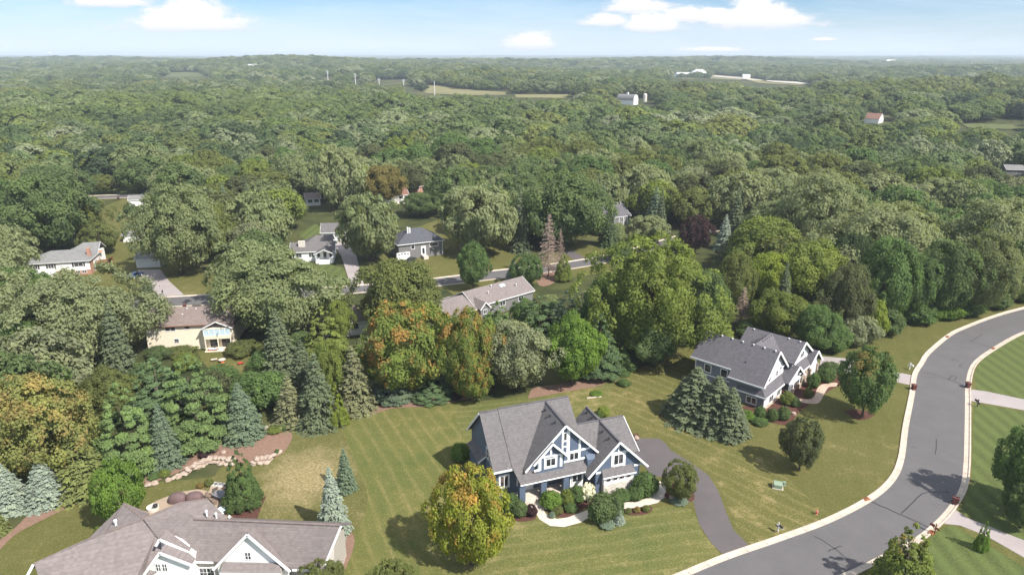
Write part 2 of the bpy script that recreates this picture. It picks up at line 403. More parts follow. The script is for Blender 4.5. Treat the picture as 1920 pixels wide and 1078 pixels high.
M['lawn_back'] = lawn('mown_back_lawn', GA, GB, (.25, .2, .085), R_(116), 2.3, .7, .5, .6)
M['lawn_side'] = lawn('mown_side_lawn', (.074, .082, .021), (.112, .105, .032), GD, R_(-42), 2.2, .55, .5)
M['lawn_plain'] = lawn('plain_lawn', (.076, .084, .022), (.112, .105, .034), (.22, .18, .085), R_(70), 3, .15, .45)
M['lawn_green'] = lawn('green_striped_lawn', (.060, .082, .026), (.078, .094, .030), (.17, .17, .065), R_(88), 2.6, .75, .1, .2, 'wide')
M['lawn_dry'] = M['lawn_plain']
M['lawn_scorched'] = lawn('scorched_lawn', (.076, .084, .022), (.112, .105, .034), (.30, .235, .125), R_(70), 3, .15, .45, spot=(-31, 88, 7.5))
def ground_mat():
    m, t, out = new_mat('ground_cover'); co = worldpos(t)
    big = t.noise(co, .012, 5, .6); mid = t.noise(co, .15, 5, .6); fine = t.noise(co, 1.5, 4, .7)
    c = t.mix(t.ramp(mid, .35, .65), (.03, .04, .016), (.075, .08, .028))
    c = t.mix(t.ramp(big, .5, .66), c, (.125, .12, .05))
    c = t.mix(t.ramp(fine, .6, .8), c, (.12, .09, .055))
    principled(t, out, c, .95, .1, bump(t, fine, .1, .6)); return m
M['ground'] = ground_mat()
def asphalt(name, col, tone=(1, .97, 1.0), grain=.35):
    m, t, out = new_mat(name); co = worldpos(t)
    a = t.noise(co, .25, 5, .6); f = t.noise(co, 9, 4, .85); g = t.noise(co, 3, 4, .7)
    k = t.math('ADD', .72 - grain * .4, t.math('ADD', t.math('MULTIPLY', a, .42), t.math('ADD', t.math('MULTIPLY', f, grain), t.math('MULTIPLY', g, .25))))
    kk = t.node('ShaderNodeCombineXYZ', None, X=t.math('MULTIPLY', k, tone[0]), Y=t.math('MULTIPLY', k, tone[1]), Z=t.math('MULTIPLY', k, tone[2])).outputs[0]
    principled(t, out, t.mix(1.0, col, kk, 'MULTIPLY'), .85, .25, bump(t, f, .01, .5)); return m
M['road'] = asphalt('street_asphalt', (.104, .101, .099), grain=.55)
M['drive'] = asphalt('driveway_asphalt', (.10, .090, .088), grain=.3)
M['drive_pale'] = asphalt('pale_driveway', (.30, .27, .255), grain=.3)
M['tar'] = simple('tar_sealant', (.045, .042, .045), .7, .3, .3)
M['concrete'] = simple('kerb_concrete', (.48, .405, .335), .9, .2, .34, .9)
M['path'] = simple('path_concrete', (.56, .485, .41), .9, .2, .14, 1.0)
M['paver'] = stone('paving_stone', (.40, .27, .20), (.52, .38, .29), 2.2)
M['mulch'] = simple('bark_mulch', (.215, .135, .10), .95, .1, .45, 2.2)
M['mulch_dark'] = simple('dark_mulch', (.095, .045, .035), .95, .1, .45, 2.5)
M['road_pale'] = simple('pale_gravel', (.42, .39, .33), .95, .1, .3, .05)  # pale surface colour of the distant road itself
M['patio'] = simple('patio_concrete', (.33, .255, .19), .9, .2, .2, 1.5)
M['field'] = simple('dry_field', (.19, .175, .085), .95, .1, .25, .02)
M['field_green'] = simple('green_field', (.10, .115, .045), .95, .1, .25, .02)
# ================================================================== THE GROUND
def ground():
    ss = np.linspace(-1.25, 1.25, 150)
    ys = [-60, -20, 20] + list(np.geomspace(60, 21000, 190))
    v = []; f = []
    for y in ys:
        for s in ss:
            x = s * (y + 140); v.append((x, y, hgt(x, y)))
    n = len(ss)
    for j in range(len(ys) - 1):
        for i in range(n - 1):
            a = j * n + i; f.append((a, a + 1, a + n + 1, a + n))
    mb = MB(); mb.v = v; mb.f = f
    o = mb.build('ground', M['ground'], None, True, fixn=False); tag(o, kind='structure')
ground()
def spline(pts, n=8):
    pts = [Vector(p[:2]) for p in pts]; out = []
    for i in range(len(pts) - 1):
        p0 = pts[max(i - 1, 0)]; p1 = pts[i]; p2 = pts[i + 1]; p3 = pts[min(i + 2, len(pts) - 1)]
        for k in range(n):
            t = k / n
            out.append(0.5 * ((2 * p1) + (-p0 + p2) * t + (2 * p0 - 5 * p1 + 4 * p2 - p3) * t * t + (-p0 + 3 * p1 - 3 * p2 + p3) * t ** 3))
    out.append(pts[-1]); return out
def sheet(name, pts, z, mat, smooth_n=0, px=True, thick=0.0, jitter=0.0, structure=True):
    w = [G(*p) for p in pts] if px else pts
    if smooth_n: w = [tuple(p) for p in spline(list(w) + [w[0]], smooth_n)[:-1]]
    if jitter:
        rr = random.Random(5); w = [(x + rr.uniform(-jitter, jitter), y + rr.uniform(-jitter, jitter)) for x, y in w]
    import bmesh
    bm = bmesh.new(); vs = [bm.verts.new((x, y, z)) for x, y in w]; fc = bm.faces.new(vs); bm.normal_update()
    if fc.normal.z < 0: fc.normal_flip()
    bmesh.ops.triangulate(bm, faces=[fc])
    if thick:
        r = bmesh.ops.extrude_face_region(bm, geom=bm.faces[:]); 
        for g in r['geom']:
            if isinstance(g, bmesh.types.BMVert): g.co.z -= thick
        bmesh.ops.recalc_face_normals(bm, faces=bm.faces)
    me = bpy.data.meshes.new(name); bm.to_mesh(me); bm.free(); me.materials.append(mat)
    o = bpy.data.objects.new(name, me); COL.objects.link(o)
    if structure: tag(o, kind='structure')
    return o, w
def ribbon(name, line, offs, mat, structure=True, close=False):
    """line: list of Vector2; offs: list of (offset to the left, z)"""
    vs = []; fs = []; n = len(offs)
    for i, p in enumerate(line):
        a = line[max(i - 1, 0)]; b = line[min(i + 1, len(line) - 1)]; d = (b - a).normalized(); nn = Vector((-d.y, d.x))
        for o_, z in offs: q = p + nn * o_; vs.append((q.x, q.y, z))
    for i in range(len(line) - 1):
        for k in range(n - 1): a = i * n + k; fs.append((a, a + 1, a + n + 1, a + n))
    mb = MB(); mb.v = vs; mb.f = fs; o = mb.build(name, mat, None, fixn=True)
    me = o.data
    up = sum(p.normal.z * p.area for p in me.polygons)
    if up < 0: me.flip_normals()
    if structure: tag(o, kind='structure')
    return o
# --- lawns (sheets a few mm apart)
lawn_pts = [(-260, 1420), (-240, 1130), (-60, 1040), (60, 985), (150, 938), (275, 905), (400, 895), (440, 840), (520, 806), (600, 806), (700, 766), (790, 752), (850, 756), (940, 748),
            (1060, 728), (1150, 712), (1225, 678), (1275, 640), (1340, 640), (1500, 650), (1560, 668), (1600, 648), (1660, 618), (1740, 598), (1830, 578), (1960, 548), (2080, 520), (2140, 600), (2060, 900), (2000, 1500)]
sheet('lawn', lawn_pts, .030, M['lawn_plain'])
sheet('back_lawn', [(640, 800), (700, 768), (790, 756), (850, 760), (900, 800), (880, 880), (850, 1000), (830, 1200), (640, 1200), (655, 1040), (690, 940), (668, 870)], .034, M['lawn_back'], 4)
sheet('rear_lawn', [(850, 758), (945, 750), (1060, 730), (1150, 716), (1200, 735), (1180, 790), (1010, 830), (905, 850), (860, 800)], .038, M['lawn'], 4)
sheet('side_lawn', [(1150, 714), (1225, 680), (1270, 655), (1310, 760), (1400, 830), (1480, 900), (1540, 975), (1408, 1022), (1340, 900), (1240, 825), (1150, 780)], .042, M['lawn_side'], 3)
sheet('front_lawn', [(960, 965), (1000, 962), (1040, 990), (1100, 985), (1170, 962), (1250, 948), (1300, 955), (1318, 1000), (1352, 1040), (1262, 1076), (1150, 1140), (850, 1230), (840, 1050), (940, 990)], .038, M['lawn'], 0)
sheet('scorched_lawn', [(285, 915), (400, 893), (455, 866), (520, 850), (545, 812), (600, 808), (690, 790), (720, 920), (700, 1080), (660, 1200), (500, 1200), (470, 960), (430, 915), (340, 925)], .033, M['lawn_scorched'])
sheet('striped_lawn', [(1828, 700), (1840, 672), (1880, 645), (1925, 622), (2150, 560), (2200, 760), (2080, 770), (1921, 768), (1830, 738)], .046, M['lawn_green'])
sheet('striped_lawn', [(1826, 756), (1921, 772), (2200, 800), (2300, 1160), (1960, 1065), (1900, 1030), (1800, 958), (1822, 905), (1824, 800)], .046, M['lawn_green'])
sheet('striped_lawn', [(1770, 990), (1788, 985), (1920, 1062), (2000, 1110), (2100, 1400), (1560, 1300), (1640, 1068), (1730, 1018)], .046, M['lawn_green'])
# neighbourhood grass
sheet('yard_lawn', [(180, 392), (235, 372), (262, 392), (262, 470), (300, 500), (420, 520), (455, 546), (300, 556), (200, 545), (60, 545), (40, 500), (130, 470), (190, 460), (175, 430)], .030, M['lawn_plain'])
sheet('yard_lawn', [(540, 505), (612, 495), (645, 502), (655, 535), (560, 545)], .030, M['lawn_green'])
sheet('yard_lawn', [(775, 430), (850, 400), (900, 410), (960, 470), (1000, 500), (830, 520), (700, 530), (690, 500)], .030, M['lawn_plain'])
sheet('yard_lawn', [(560, 440), (590, 420), (640, 440), (600, 470)], .030, M['lawn_green'])
sheet('yard_lawn', [(828, 537), (1000, 512), (1150, 490), (1150, 510), (1010, 530), (860, 560)], .030, M['lawn_plain'])
sheet('yard_lawn', [(1030, 470), (1150, 455), (1160, 468), (1080, 488), (1010, 496)], .030, M['lawn_dry'])
sheet('yard_lawn', [(300, 578), (400, 572), (420, 580), (300, 592)], .030, M['lawn_plain'])
sheet('yard_lawn', [(370, 660), (480, 640), (530, 690), (520, 740), (440, 720), (390, 690)], .030, M['lawn_dry'], 3)
sheet('yard_lawn', [(175, 366), (185, 355), (250, 350), (260, 365)], .030, M['lawn_green'])
# --- street with kerbs
L_px = [(1000, 1175), (1100, 1138), (1180, 1110), (1263, 1078), (1357, 1040), (1456, 1006), (1548, 972), (1624, 933), (1665, 898), (1683, 859), (1692, 799), (1704.6, 738), (1710, 702), (1723, 680), (1737, 660),
        (1775.5, 628), (1806, 613), (1862, 592), (1920, 576), (2000, 558), (2120, 538)]
R_px = [(1300, 1250), (1420, 1165), (1520, 1115), (1615, 1074), (1664, 1049), (1704, 1029), (1732, 1013), (1764, 986.5), (1792.5, 954.6), (1814, 916), (1819.5, 873), (1820.5, 820), (1820.6, 755), (1820.6, 727), (1827, 693.6), (1842, 674), (1870, 654.6), (1901, 636),
        (1925, 625), (1985, 603), (2070, 580), (2200, 558)]
Lw = spline([G(*p) for p in L_px], 8); Rw = spline([G(*p) for p in R_px], 8)
o, _ = sheet('street', [tuple(p) for p in Lw] + [tuple(p) for p in reversed(Rw)], .050, M['road'], px=False)
KW = .92
ribbon('kerb', Lw, [(.0, -.02), (.0, .20), (-.22, .20), (-.30, .075), (-KW, .060)], M['concrete'])
ribbon('kerb', Rw, [(.0, -.02), (.0, .20), (.22, .20), (.30, .075), (KW, .060)], M['concrete'])
def joints(line, sgn):
    mb = MB(); acc = 0
    for i in range(1, len(line)):
        acc += (line[i] - line[i - 1]).length
        if acc > 3.0:
            acc = 0; d = (line[i] - line[i - 1]).normalized(); n = Vector((-d.y, d.x)) * sgn; p = line[i]
            q = [p + n * .02, p + n * (KW - .02)]
            mb.add([(q[0].x, q[0].y, .206), (q[0].x + d.x * .05, q[0].y + d.y * .05, .206), (q[0].x + n.x * .2 + d.x * .05, q[0].y + n.y * .2 + d.y * .05, .206), (q[0].x + n.x * .2, q[0].y + n.y * .2, .206)], [(0, 1, 2, 3)])
            a = p + n * .31; mb.add([(a.x, a.y, .081), (a.x + d.x * .05, a.y + d.y * .05, .081), (q[1].x + d.x * .05, q[1].y + d.y * .05, .068), (q[1].x, q[1].y, .068)], [(0, 1, 2, 3)])
    o = mb.build('kerb_joints', M['tar']); tag(o, kind='structure')
joints(Lw, -1); joints(Rw, 1)
def crack(pts, w=.09):
    w *= 1.3
    w_ = [Vector(G(*p)) for p in pts]; l = spline(w_, 4); rr = random.Random(int(pts[0][0]))
    l = [p + Vector((rr.uniform(-.06, .06), rr.uniform(-.06, .06))) for p in l]
    ribbon('road_crack', l, [(-w / 2, .0545), (w / 2, .0545)], M['tar'])
def z4(x, y): return (1240 + x / 2.8235, 820 + y / 2.8235)
def z6(x, y): return (1500 + x / 3.593, 560 + y / 3.593)
crack([z4(1110, 340), z4(1190, 375), z4(1265, 408), z4(1360, 450), z4(1430, 487)], .19)
crack([z4(1268, 405), z4(1320, 355), z4(1380, 300), z4(1440, 290), z4(1520, 290)], .14)
crack([z4(808, 520), z4(860, 550), z4(920, 590), z4(990, 650)], .13); crack([z4(880, 602), z4(915, 588), z4(955, 573)], .12)
crack([z4(1455, 10), z4(1455, 50), z4(1448, 90)], .12); crack([z4(1320, 48), z4(1358, 58)], .08); crack([z4(1505, 280), z4(1525, 300)], .1)
crack([z6(1000, 262), z6(1150, 292), z6(1290, 330)], .1); crack([z6(1150, 292), z6(1190, 265), z6(1232, 240)], .12)
crack([z6(830, 495), z6(930, 520), z6(1010, 545), z6(1110, 590)], .13); crack([z6(810, 520), z6(900, 532), z6(980, 545)], .1)
crack([z6(1000, 550), z6(1025, 520), z6(1055, 530), z6(1040, 550)], .12); crack([z6(1020, 420), z6(1035, 405), z6(1060, 420)], .09)
crack([z6(1080, 465), z6(1075, 450), z6(1105, 435)], .1)
# patches where a driveway meets the gutter
# --- second street in the neighbourhood
def strip(pa, pb, mat, name, z=.050, kerb=True):
    A = spline([G(*p) for p in pa], 5); B = spline([G(*p) for p in pb], 5)
    sheet(name, [tuple(p) for p in A] + [tuple(p) for p in reversed(B)], z, mat, px=False)
    if kerb:
        ribbon('kerb', A, [(.15, -.02), (.15, .18), (-.2, .18), (-.32, .07), (-.7, .058)], M['concrete'])
        ribbon('kerb', B, [(-.15, -.02), (-.15, .18), (.2, .18), (.32, .07), (.7, .058)], M['concrete'])
strip([(-220, 590), (-60, 577), (120, 566), (306, 557), (410, 551), (530, 543), (641, 537), (740, 529), (831, 520), (914, 509), (1000, 499), (1077, 489), (1144, 476), (1200, 462), (1262, 444), (1330, 425), (1420, 405)],
      [(-220, 622), (-60, 604), (120, 590), (306, 577), (399, 571.5), (530, 561), (642, 552.5), (740, 544), (831, 536), (914, 526), (1000, 515), (1077, 504), (1150, 491), (1215, 474), (1275, 455), (1345, 434), (1440, 412)], M['road'], 'neighbourhood_street')
strip([(60, 372), (120, 369), (178, 367), (240, 365), (320, 362)], [(60, 379), (120, 376), (178, 373.5), (240, 371.5), (320, 368)], M['road'], 'back_street')
# --- driveways and walks
drv = [(1357, 1041), (1334, 1018), (1311, 983), (1303, 955), (1299, 930), (1285, 905), (1250, 895), (1222, 893), (1205, 870), (1185, 835), (1196, 822), (1235, 822), (1250, 833), (1256, 843), (1293, 866), (1328, 891), (1346, 919), (1362, 962), (1375, 993), (1406, 1024)]
sheet('driveway', [G(*p) for p in drv], .054, M['drive'], px=False)
sheet('driveway_edge', [(1196, 816), (1240, 816), (1256, 830), (1262, 840), (1298, 862), (1336, 889), (1354, 919), (1369, 962), (1381, 993), (1410, 1020), (1400, 1026), (1330, 1000), (1240, 880), (1190, 830)], .050, M['lawn_dry'])
sheet('driveway', [(1540, 668), (1585, 672), (1640, 690), (1712, 704), (1706, 722), (1640, 708), (1590, 700), (1535, 690)], .054, M['drive_pale'])
sheet('driveway', [(1820.6, 730), (1850, 734), (1925, 750), (2150, 790), (2150, 812), (1925, 770), (1850, 757), (1820.6, 752)], .054, M['drive_pale'])
sheet('driveway', [(1792, 956), (1812, 970), (1850, 985), (1925, 1015), (2050, 1060), (2050, 1110), (1925, 1048), (1850, 1005), (1800, 985), (1770, 982)], .054, M['drive_pale'])
sheet('driveway', [(658, 538), (683, 536), (668, 480), (648, 452), (622, 455), (640, 480)], .054, M['drive_pale'])
sheet('driveway', [(718, 365), (745, 372), (770, 384), (735, 382)], .054, M['path'])
sheet('driveway', [(258, 506), (300, 505), (318, 528), (345, 553), (300, 556), (262, 525)], .054, M['drive_pale'])
sheet('driveway', [(1078, 489), (1100, 486), (1075, 470), (1050, 468)], .054, M['drive'])
sheet('walkway', [(995, 930), (1000, 955), (1012, 974), (1032, 986), (1058, 988), (1088, 980), (1108, 968), (1130, 958), (1162, 955), (1199, 951), (1232, 943), (1250, 930), (1250, 908), (1236, 902), (1234, 917), (1222, 931), (1192, 941),
                  (1157, 942), (1125, 948), (1097, 958), (1065, 970), (1044, 973), (1023, 963), (1014, 946), (1008, 928)], .060, M['path'], 0)
def s2z(x, y): return (1220 + x / 3.594, 580 + y / 3.594)
sheet('walkway', [s2z(*p) for p in [(960, 570), (1000, 600), (1060, 605), (1100, 590), (1120, 540), (1150, 508), (1230, 495), (1260, 500), (1250, 520), (1200, 525), (1170, 570), (1150, 610), (1120, 635), (1040, 632), (970, 610), (940, 580)]], .058, M['paver'], 3)
patio = [(268, 962), (284, 944), (305, 934), (340, 922), (372, 917), (392, 921), (398, 904), (425, 906), (436, 930), (440, 955), (466, 972), (440, 1010), (280, 985)]
sheet('patio', [G(*p) for p in patio], .060, M['patio'], px=False)
# --- planting beds
sheet('mulch_bed', [(-80, 1060), (10, 1005), (60, 960), (110, 930), (150, 925), (175, 925), (120, 955), (60, 985), (20, 1010), (-80, 1110)], .060, M['mulch'], 3)
sheet('mulch_bed', [(262, 915), (300, 900), (350, 880), (400, 868), (450, 868), (500, 862), (532, 848), (548, 815), (520, 806), (440, 815), (400, 830), (330, 870), (280, 890)], .064, M['mulch'], 4)
sheet('mulch_bed', [(690, 772), (720, 755), (780, 745), (840, 742), (880, 735), (905, 738), (860, 752), (800, 762), (735, 766), (690, 780)], .064, M['mulch'], 3)
sheet('mulch_bed', [(990, 748), (1000, 728), (1040, 722), (1120, 712), (1130, 722), (1060, 735)], .068, M['mulch'], 3)
sheet('mulch_bed', [(1000, 943), (960, 920), (940, 938), (945, 965), (975, 978), (1005, 972), (1000, 955)], .064, M['mulch_dark'], 3)
sheet('mulch_bed', [(1010, 930), (1030, 965), (1060, 972), (1100, 952), (1140, 945), (1200, 935), (1240, 915), (1225, 890), (1080, 905)], .058, M['mulch_dark'], 0)
sheet('mulch_bed', [(1165, 957), (1190, 953), (1222, 950), (1215, 963), (1180, 966)], .064, M['mulch_dark'], 3)
sheet('mulch_bed', [(1245, 930), (1258, 938), (1290, 942), (1302, 935), (1296, 920), (1260, 905)], .068, M['mulch_dark'], 3)
sheet('mulch_bed', [(430, 962), (448, 950), (500, 930), (490, 950), (482, 975), (440, 975)], .068, M['mulch_dark'], 0)
sheet('mulch_bed', [(620, 1080), (636, 1015), (655, 1000), (664, 1005), (662, 1030), (640, 1080)], .064, M['mulch'], 3)
sheet('mulch_bed', [(1186, 815), (1196, 812), (1200, 822), (1192, 828)], .066, M['mulch_dark'])
sheet('mulch_bed', [(1370, 775), (1480, 800), (1500, 770), (1560, 730), (1590, 715), (1560, 690), (1500, 700), (1400, 760)], .050, M['mulch_dark'], 0)
sheet('mulch_bed', [(1580, 770), (1610, 768), (1640, 778), (1610, 788)], .064, M['mulch_dark'], 3)
sheet('bare_soil', [(1005, 500), (1040, 495), (1060, 505), (1040, 530), (1010, 535)], .034, M['mulch'], 3)
sheet('bare_soil', [(480, 690), (505, 685), (515, 700), (490, 712)], .038, M['field'], 3)
# --- distant fields lying on the hills
def field(name, px, mat, lift=.5):
    w = []
    for p in px:
        # iterate onto the terrain
        z = 0
        for _ in range(25): x, y = G(p[0], p[1], z); z = .5 * z + .5 * hgt(x, y)
        w.append((x, y))
    xs = [a[0] for a in w]; ys = [a[1] for a in w]
    import bmesh
    bm = bmesh.new(); vs = [bm.verts.new((x, y, 0)) for x, y in w]; f = bm.faces.new(vs); bmesh.ops.triangulate(bm, faces=[f])
    bmesh.ops.subdivide_edges(bm, edges=bm.edges[:], cuts=3, use_grid_fill=True); bmesh.ops.subdivide_edges(bm, edges=bm.edges[:], cuts=2, use_grid_fill=True)
    for v in bm.verts: v.co.z = hgt(v.co.x, v.co.y) + lift
    bmesh.ops.recalc_face_normals(bm, faces=bm.faces)
    me = bpy.data.meshes.new(name); bm.to_mesh(me); bm.free(); me.materials.append(mat)
    if sum(p.normal.z for p in me.polygons) < 0: me.flip_normals()
    o = bpy.data.objects.new(name, me); COL.objects.link(o); tag(o, kind='structure'); return w
FIELDS = []
FIELDS.append(field('dry_field', [(782, 160), (825, 162), (880, 169), (948, 174), (948, 179), (870, 180), (800, 176)], M['field']))
FIELDS.append(field('dry_field', [(965, 178), (1066, 178), (1060, 185), (968, 184)], M['field']))
FIELDS.append(field('green_field', [(305, 137), (370, 136), (390, 144), (310, 146)], M['field_green']))
FIELDS.append(field('gravel_yard', [(1330, 141), (1400, 146), (1440, 152), (1515, 158), (1515, 162), (1420, 157), (1330, 149)], M['field'], 1.0))
FIELDS.append(field('dry_field', [(1800, 232), (1925, 236), (1925, 245), (1815, 241)], M['field_green']))
FIELDS.append(field('far_road', [(1330, 142), (1400, 148), (1440, 153), (1515, 159.3), (1515, 160.8), (1440, 155), (1400, 150.5), (1330, 145)], M['road_pale'], 2.0))
FIELDS.append(field('dry_field', [(1620, 143), (1660, 145), (1665, 149), (1625, 150)], M['field']))
# ================================================================== HOUSES
US = 4 / 3
def window(parent, c, right, w, h, nx=2, ny=2, name='window', fr=.09, up=(0, 0, 1), S=1.0, dz=0.0, gm='glass', sill=True, fm='white'):
    """c centre on the wall face, right = unit vector along the wall (outward normal = right x up)"""
    r = Vector(right).normalized(); u = Vector(up); n = r.cross(u).normalized(); c = Vector(c)
    mb = MB(S, dz)
    d = .035
    for k in (-1, 1):
        mb.obox(c + r * k * (w / 2 + fr / 2) + n * d, r, u, n, fr / 2, h / 2 + fr, d)
        mb.obox(c + u * k * (h / 2 + fr / 2) + n * d, r, u, n, w / 2, fr / 2, d)
    for i in range(1, nx): mb.obox(c + r * (-w / 2 + w * i / nx) + n * .03, r, u, n, (.035 if i * 2 == nx else .009), h / 2, .028)
    for i in range(1, ny): mb.obox(c + u * (-h / 2 + h * i / ny) + n * .026, r, u, n, w / 2, .009, .022)
    wo_ = mb.build(name, M[fm], parent)
    g = MB(S, dz); g.obox(c + n * .008, r, u, n, w / 2, h / 2, .008); g.build('pane', M[gm], wo_)
    return wo_
def vents(parent, pts, S, dz, mat='dark_metal', r=.13, h=.2, name='roof_vent'):
    for p in pts:
        mb = MB(S, dz); mb.cyl((p[0], p[1], p[2] - .05), r * .55, r * .55, h, 8); mb.cyl((p[0], p[1], p[2] + h - .06), r, r * .9, .09, 10); mb.build(name, M[mat], parent)

# ---------- blue house (local units of 4/3 m, u along the front, v into the depth)
def blue_house():
    S, dz = US, -.33
    x, y = G(976, 910.2, (3 + dz) * US)
    A = R_(19.8)
    H = empty('blue_house', (x, y, 0), A, 'steep roofed navy blue house with white timbered gables beside a curved asphalt driveway', 'house')
    R = MB(S, dz); zr = 8.8; k = .951; vr = 6.1
    pl = lambda v: zr - k * abs(v - vr)
    R.slab([(-2.5, vr, zr), (8.0, vr, zr), (8.0, 11.1, pl(11.1)), (-2.5, 11.1, pl(11.1))])
    R.slab([(-2.5, vr, zr - .004), (-.42, vr, zr - .004), (-.42, 1.35, pl(1.35)), (-2.5, 1.35, pl(1.35))])
    R.slab([(-.42, vr, zr + .10), (8.0, vr, zr + .10), (8.06, 1.5, pl(1.5) + .1), (8.28, 0, 3.1), (0, 0, 3.1), (-.42, 1.4, pl(1.4) + .1)], .13)
    # big cross gable
    a = 5.22; s = 1.02
    R.slab([(a, .5, zr + .02), (a, vr, zr + .02), (.68, 1.25, zr - s * (a - .68)), (.68, .5, zr - s * (a - .68))])
    R.slab([(a, .5, zr + .02), (a, vr, zr + .02), (9.15, 2.4, zr - s * (9.15 - a)), (9.15, .5, zr - s * (9.15 - a))])
    b = 3.62; zb = zr - s * (a - b) - .01
    R.slab([(b, .17, zb), (b, .5, zb), (1.5, .5, zb - s * (b - 1.5)), (1.5, .17, zb - s * (b - 1.5))])
    R.slab([(b, .17, zb), (b, .62, zb), (5.5, .62, zb - s * (5.5 - b)), (5.5, .17, zb - s * (5.5 - b))])
    # wing and garage gable
    w0 = 6.52; vw = 3.85; g = 10.87
    R.slab([(7.4, vw, w0), (g, vw, w0), (9.2, 1.1, w0 - .6 * (vw - 1.1)), (7.4, 1.1, w0 - .6 * (vw - 1.1))])
    R.slab([(g, vw, w0), (13.85, vw, w0), (13.85, 0, w0 - .6 * vw), (13.0, 0, w0 - .6 * vw)])
    R.slab([(7.6, vw, w0 - .003), (13.85, vw, w0 - .003), (13.85, 8.0, w0 - .6 * (8 - vw)), (7.6, 8.0, w0 - .6 * (8 - vw))])
    R.slab([(g, -1, w0 + .004), (g, 7.2, w0 + .004), (7.25, 7.2, w0 - s * (g - 7.25)), (7.25, -1, w0 - s * (g - 7.25))])
    R.slab([(g, -1, w0 + .002), (g, 7.2, w0 + .002), (14.55, 7.2, w0 - s * (14.55 - g)), (14.55, -1, w0 - s * (14.55 - g))])
    R.slab([(9.05, -.58, 3.28), (12.72, -.58, 3.2), (12.85, -1.3, 2.6), (8.95, -1.3, 2.68)], .1)
    R.slab([(-2.1, 5.3, 3.75), (-2.1, 9.5, 3.75), (-2.98, 9.5, 3.15), (-2.98, 5.3, 3.15)], .1)
    roof = R.build('roof', M['roof_a'], H)
    cap = MB(S, dz)
    for p, q in [((-2.5, vr, zr + .0), (-.44, vr, zr)), ((-.42, vr, zr + .1), (8, vr, zr + .1)), ((a, .5, zr + .02), (a, vr, zr + .02)), ((g, -1, w0), (g, 7.2, w0)), ((g, vw, w0), (13.85, vw, w0)), ((7.9, vw, w0), (g, vw, w0))]:
        cap.bar(p, q, .2, .07)
    cap.bar((a, vr, zr + .06), (.68, 1.22, zr - s * (a - .68) + .03), .05, .05)
    cap.bar((g, vw, w0 + .03), (9.2, 1.1, w0 - .6 * 2.75 + .03), .05, .05)
    cap.build('ridge_cap', M['roof_b'], roof)
    vents(roof, [(a - .55, 4.9, zr - .5), (a - .55, 3.55, zr - .5), (a - .55, 2.1, zr - .5), (g - .5, 2.1, w0 - .5), (g - .5, .55, w0 - .5), (g - .35, 6.3, w0 - .35), (g - .35, 5.0, w0 - .35)], S, dz)
    # fascia and rakes
    T = MB(S, dz)
    def rake(p, q, w=.09, h=.21, d=.0): T.bar(p, q, w, h)
    f = .47
    rake((a, f, zr - .08), (.72, f, zr - s * (a - .72) - .08)); rake((a, f, zr - .08), (9.12, f, zr - s * (9.12 - a) - .08))
    f = .13; rake((b, f, zb - .08), (1.52, f, zb - s * (b - 1.52) - .08)); rake((b, f, zb - .08), (5.48, f, zb - s * (5.48 - b) - .08))
    f = -1.04; rake((g, f, w0 - .08), (7.27, f, w0 - s * (g - 7.27) - .08), .09, .22); rake((g, f, w0 - .08), (14.52, f, w0 - s * (14.52 - g) - .08), .09, .22)
    T.bar((-.02, -.05, 2.99), (8.26, -.05, 2.99), .08, .1); T.bar((-2.5, 1.31, pl(1.35) - .1), (-.45, 1.31, pl(1.35) - .1), .07, .2)
    T.bar((-2.54, vr, zr - .12), (-2.54, 11.1, pl(11.1) - .12), .07, .22)
    T.bar((8.9, -1.35, 2.6), (12.9, -1.35, 2.52), .07, .14); T.bar((-2.98, 5.25, 3.1), (-2.1, 5.25, 3.7), .07, .16); T.bar((13.89, vw, w0 - .1), (13.89, 0, w0 - .6 * vw - .1), .06, .2)
    T.build('fascia', M['white'], H)
    # walls
    Wm = MB(S, dz)
    Wm.extr([(2.1, -.1), (10.6, -.1), (10.6, pl(10.6) - .16), (vr, zr - .16), (2.1, pl(2.1) - .16)], 0, -2.1, 7.75)
    Wm.extr([(1.35, 3.3), (8.65, 3.3), (8.65, 5.1), (a, zr - .16), (1.35, 4.68)], 1, .85, 5.2)
    Wm.extr([(2.05, 3.2), (5.12, 3.2), (5.12, zb - s * (5.12 - b) - .16), (b, zb - .16), (2.05, zb - s * (b - 2.05) - .16)], 1, .55, .88)
    Wm.extr([(8.4, -.1), (13.55, -.1), (13.55, w0 - s * (13.55 - g) - .15), (g, w0 - .15), (8.4, w0 - s * (g - 8.4) - .15)], 1, -.6, 7.0)
    Wm.extr([(.25, -.1), (7.6, -.1), (7.6, w0 - .6 * (7.6 - vw) - .15), (vw, w0 - .15), (.25, w0 - .6 * (vw - .25) - .15)], 0, 7.78, 13.5)
    Wm.box(-2.75, -2.12, 5.45, 9.35, -.1, 3.2)
    Wm.box(5.95, 8.42, .75, 2.08, -.1, 3.45)
    Wm.build('wall', M['blue'], H)
    pc = MB(S, dz)
    for u in (.3, 2.72, 5.3): pc.box(u - .33, u + .33, .15, .75, .3, 2.86)
    pc.each('porch_column', M['blue'], H)
    pf = MB(S, dz); pf.box(-.1, 5.95, .05, 2.08, -.1, .78)
    pf.box(1.0, 2.3, -.6, .04, -.1, .55); pf.box(1.0, 2.3, -1.2, -.61, -.1, .36); pf.box(3.1, 5.0, -.3, .04, -.1, .7)
    pf.build('porch_floor', M['path'], H)
    wl = MB(S, dz); wl.box(4.75, 4.95, -1.3, .04, -.1, .95); wl.box(2.32, 2.5, -1.3, .04, -.1, .85); wl.each('porch_kerb', M['stone_pale'], H)
    # porch back wall: door and window
    dr = MB(S, dz); dr.box(1.2, 2.25, 2.02, 2.09, .79, 2.75); d_ = dr.build('door', M['white'], H)
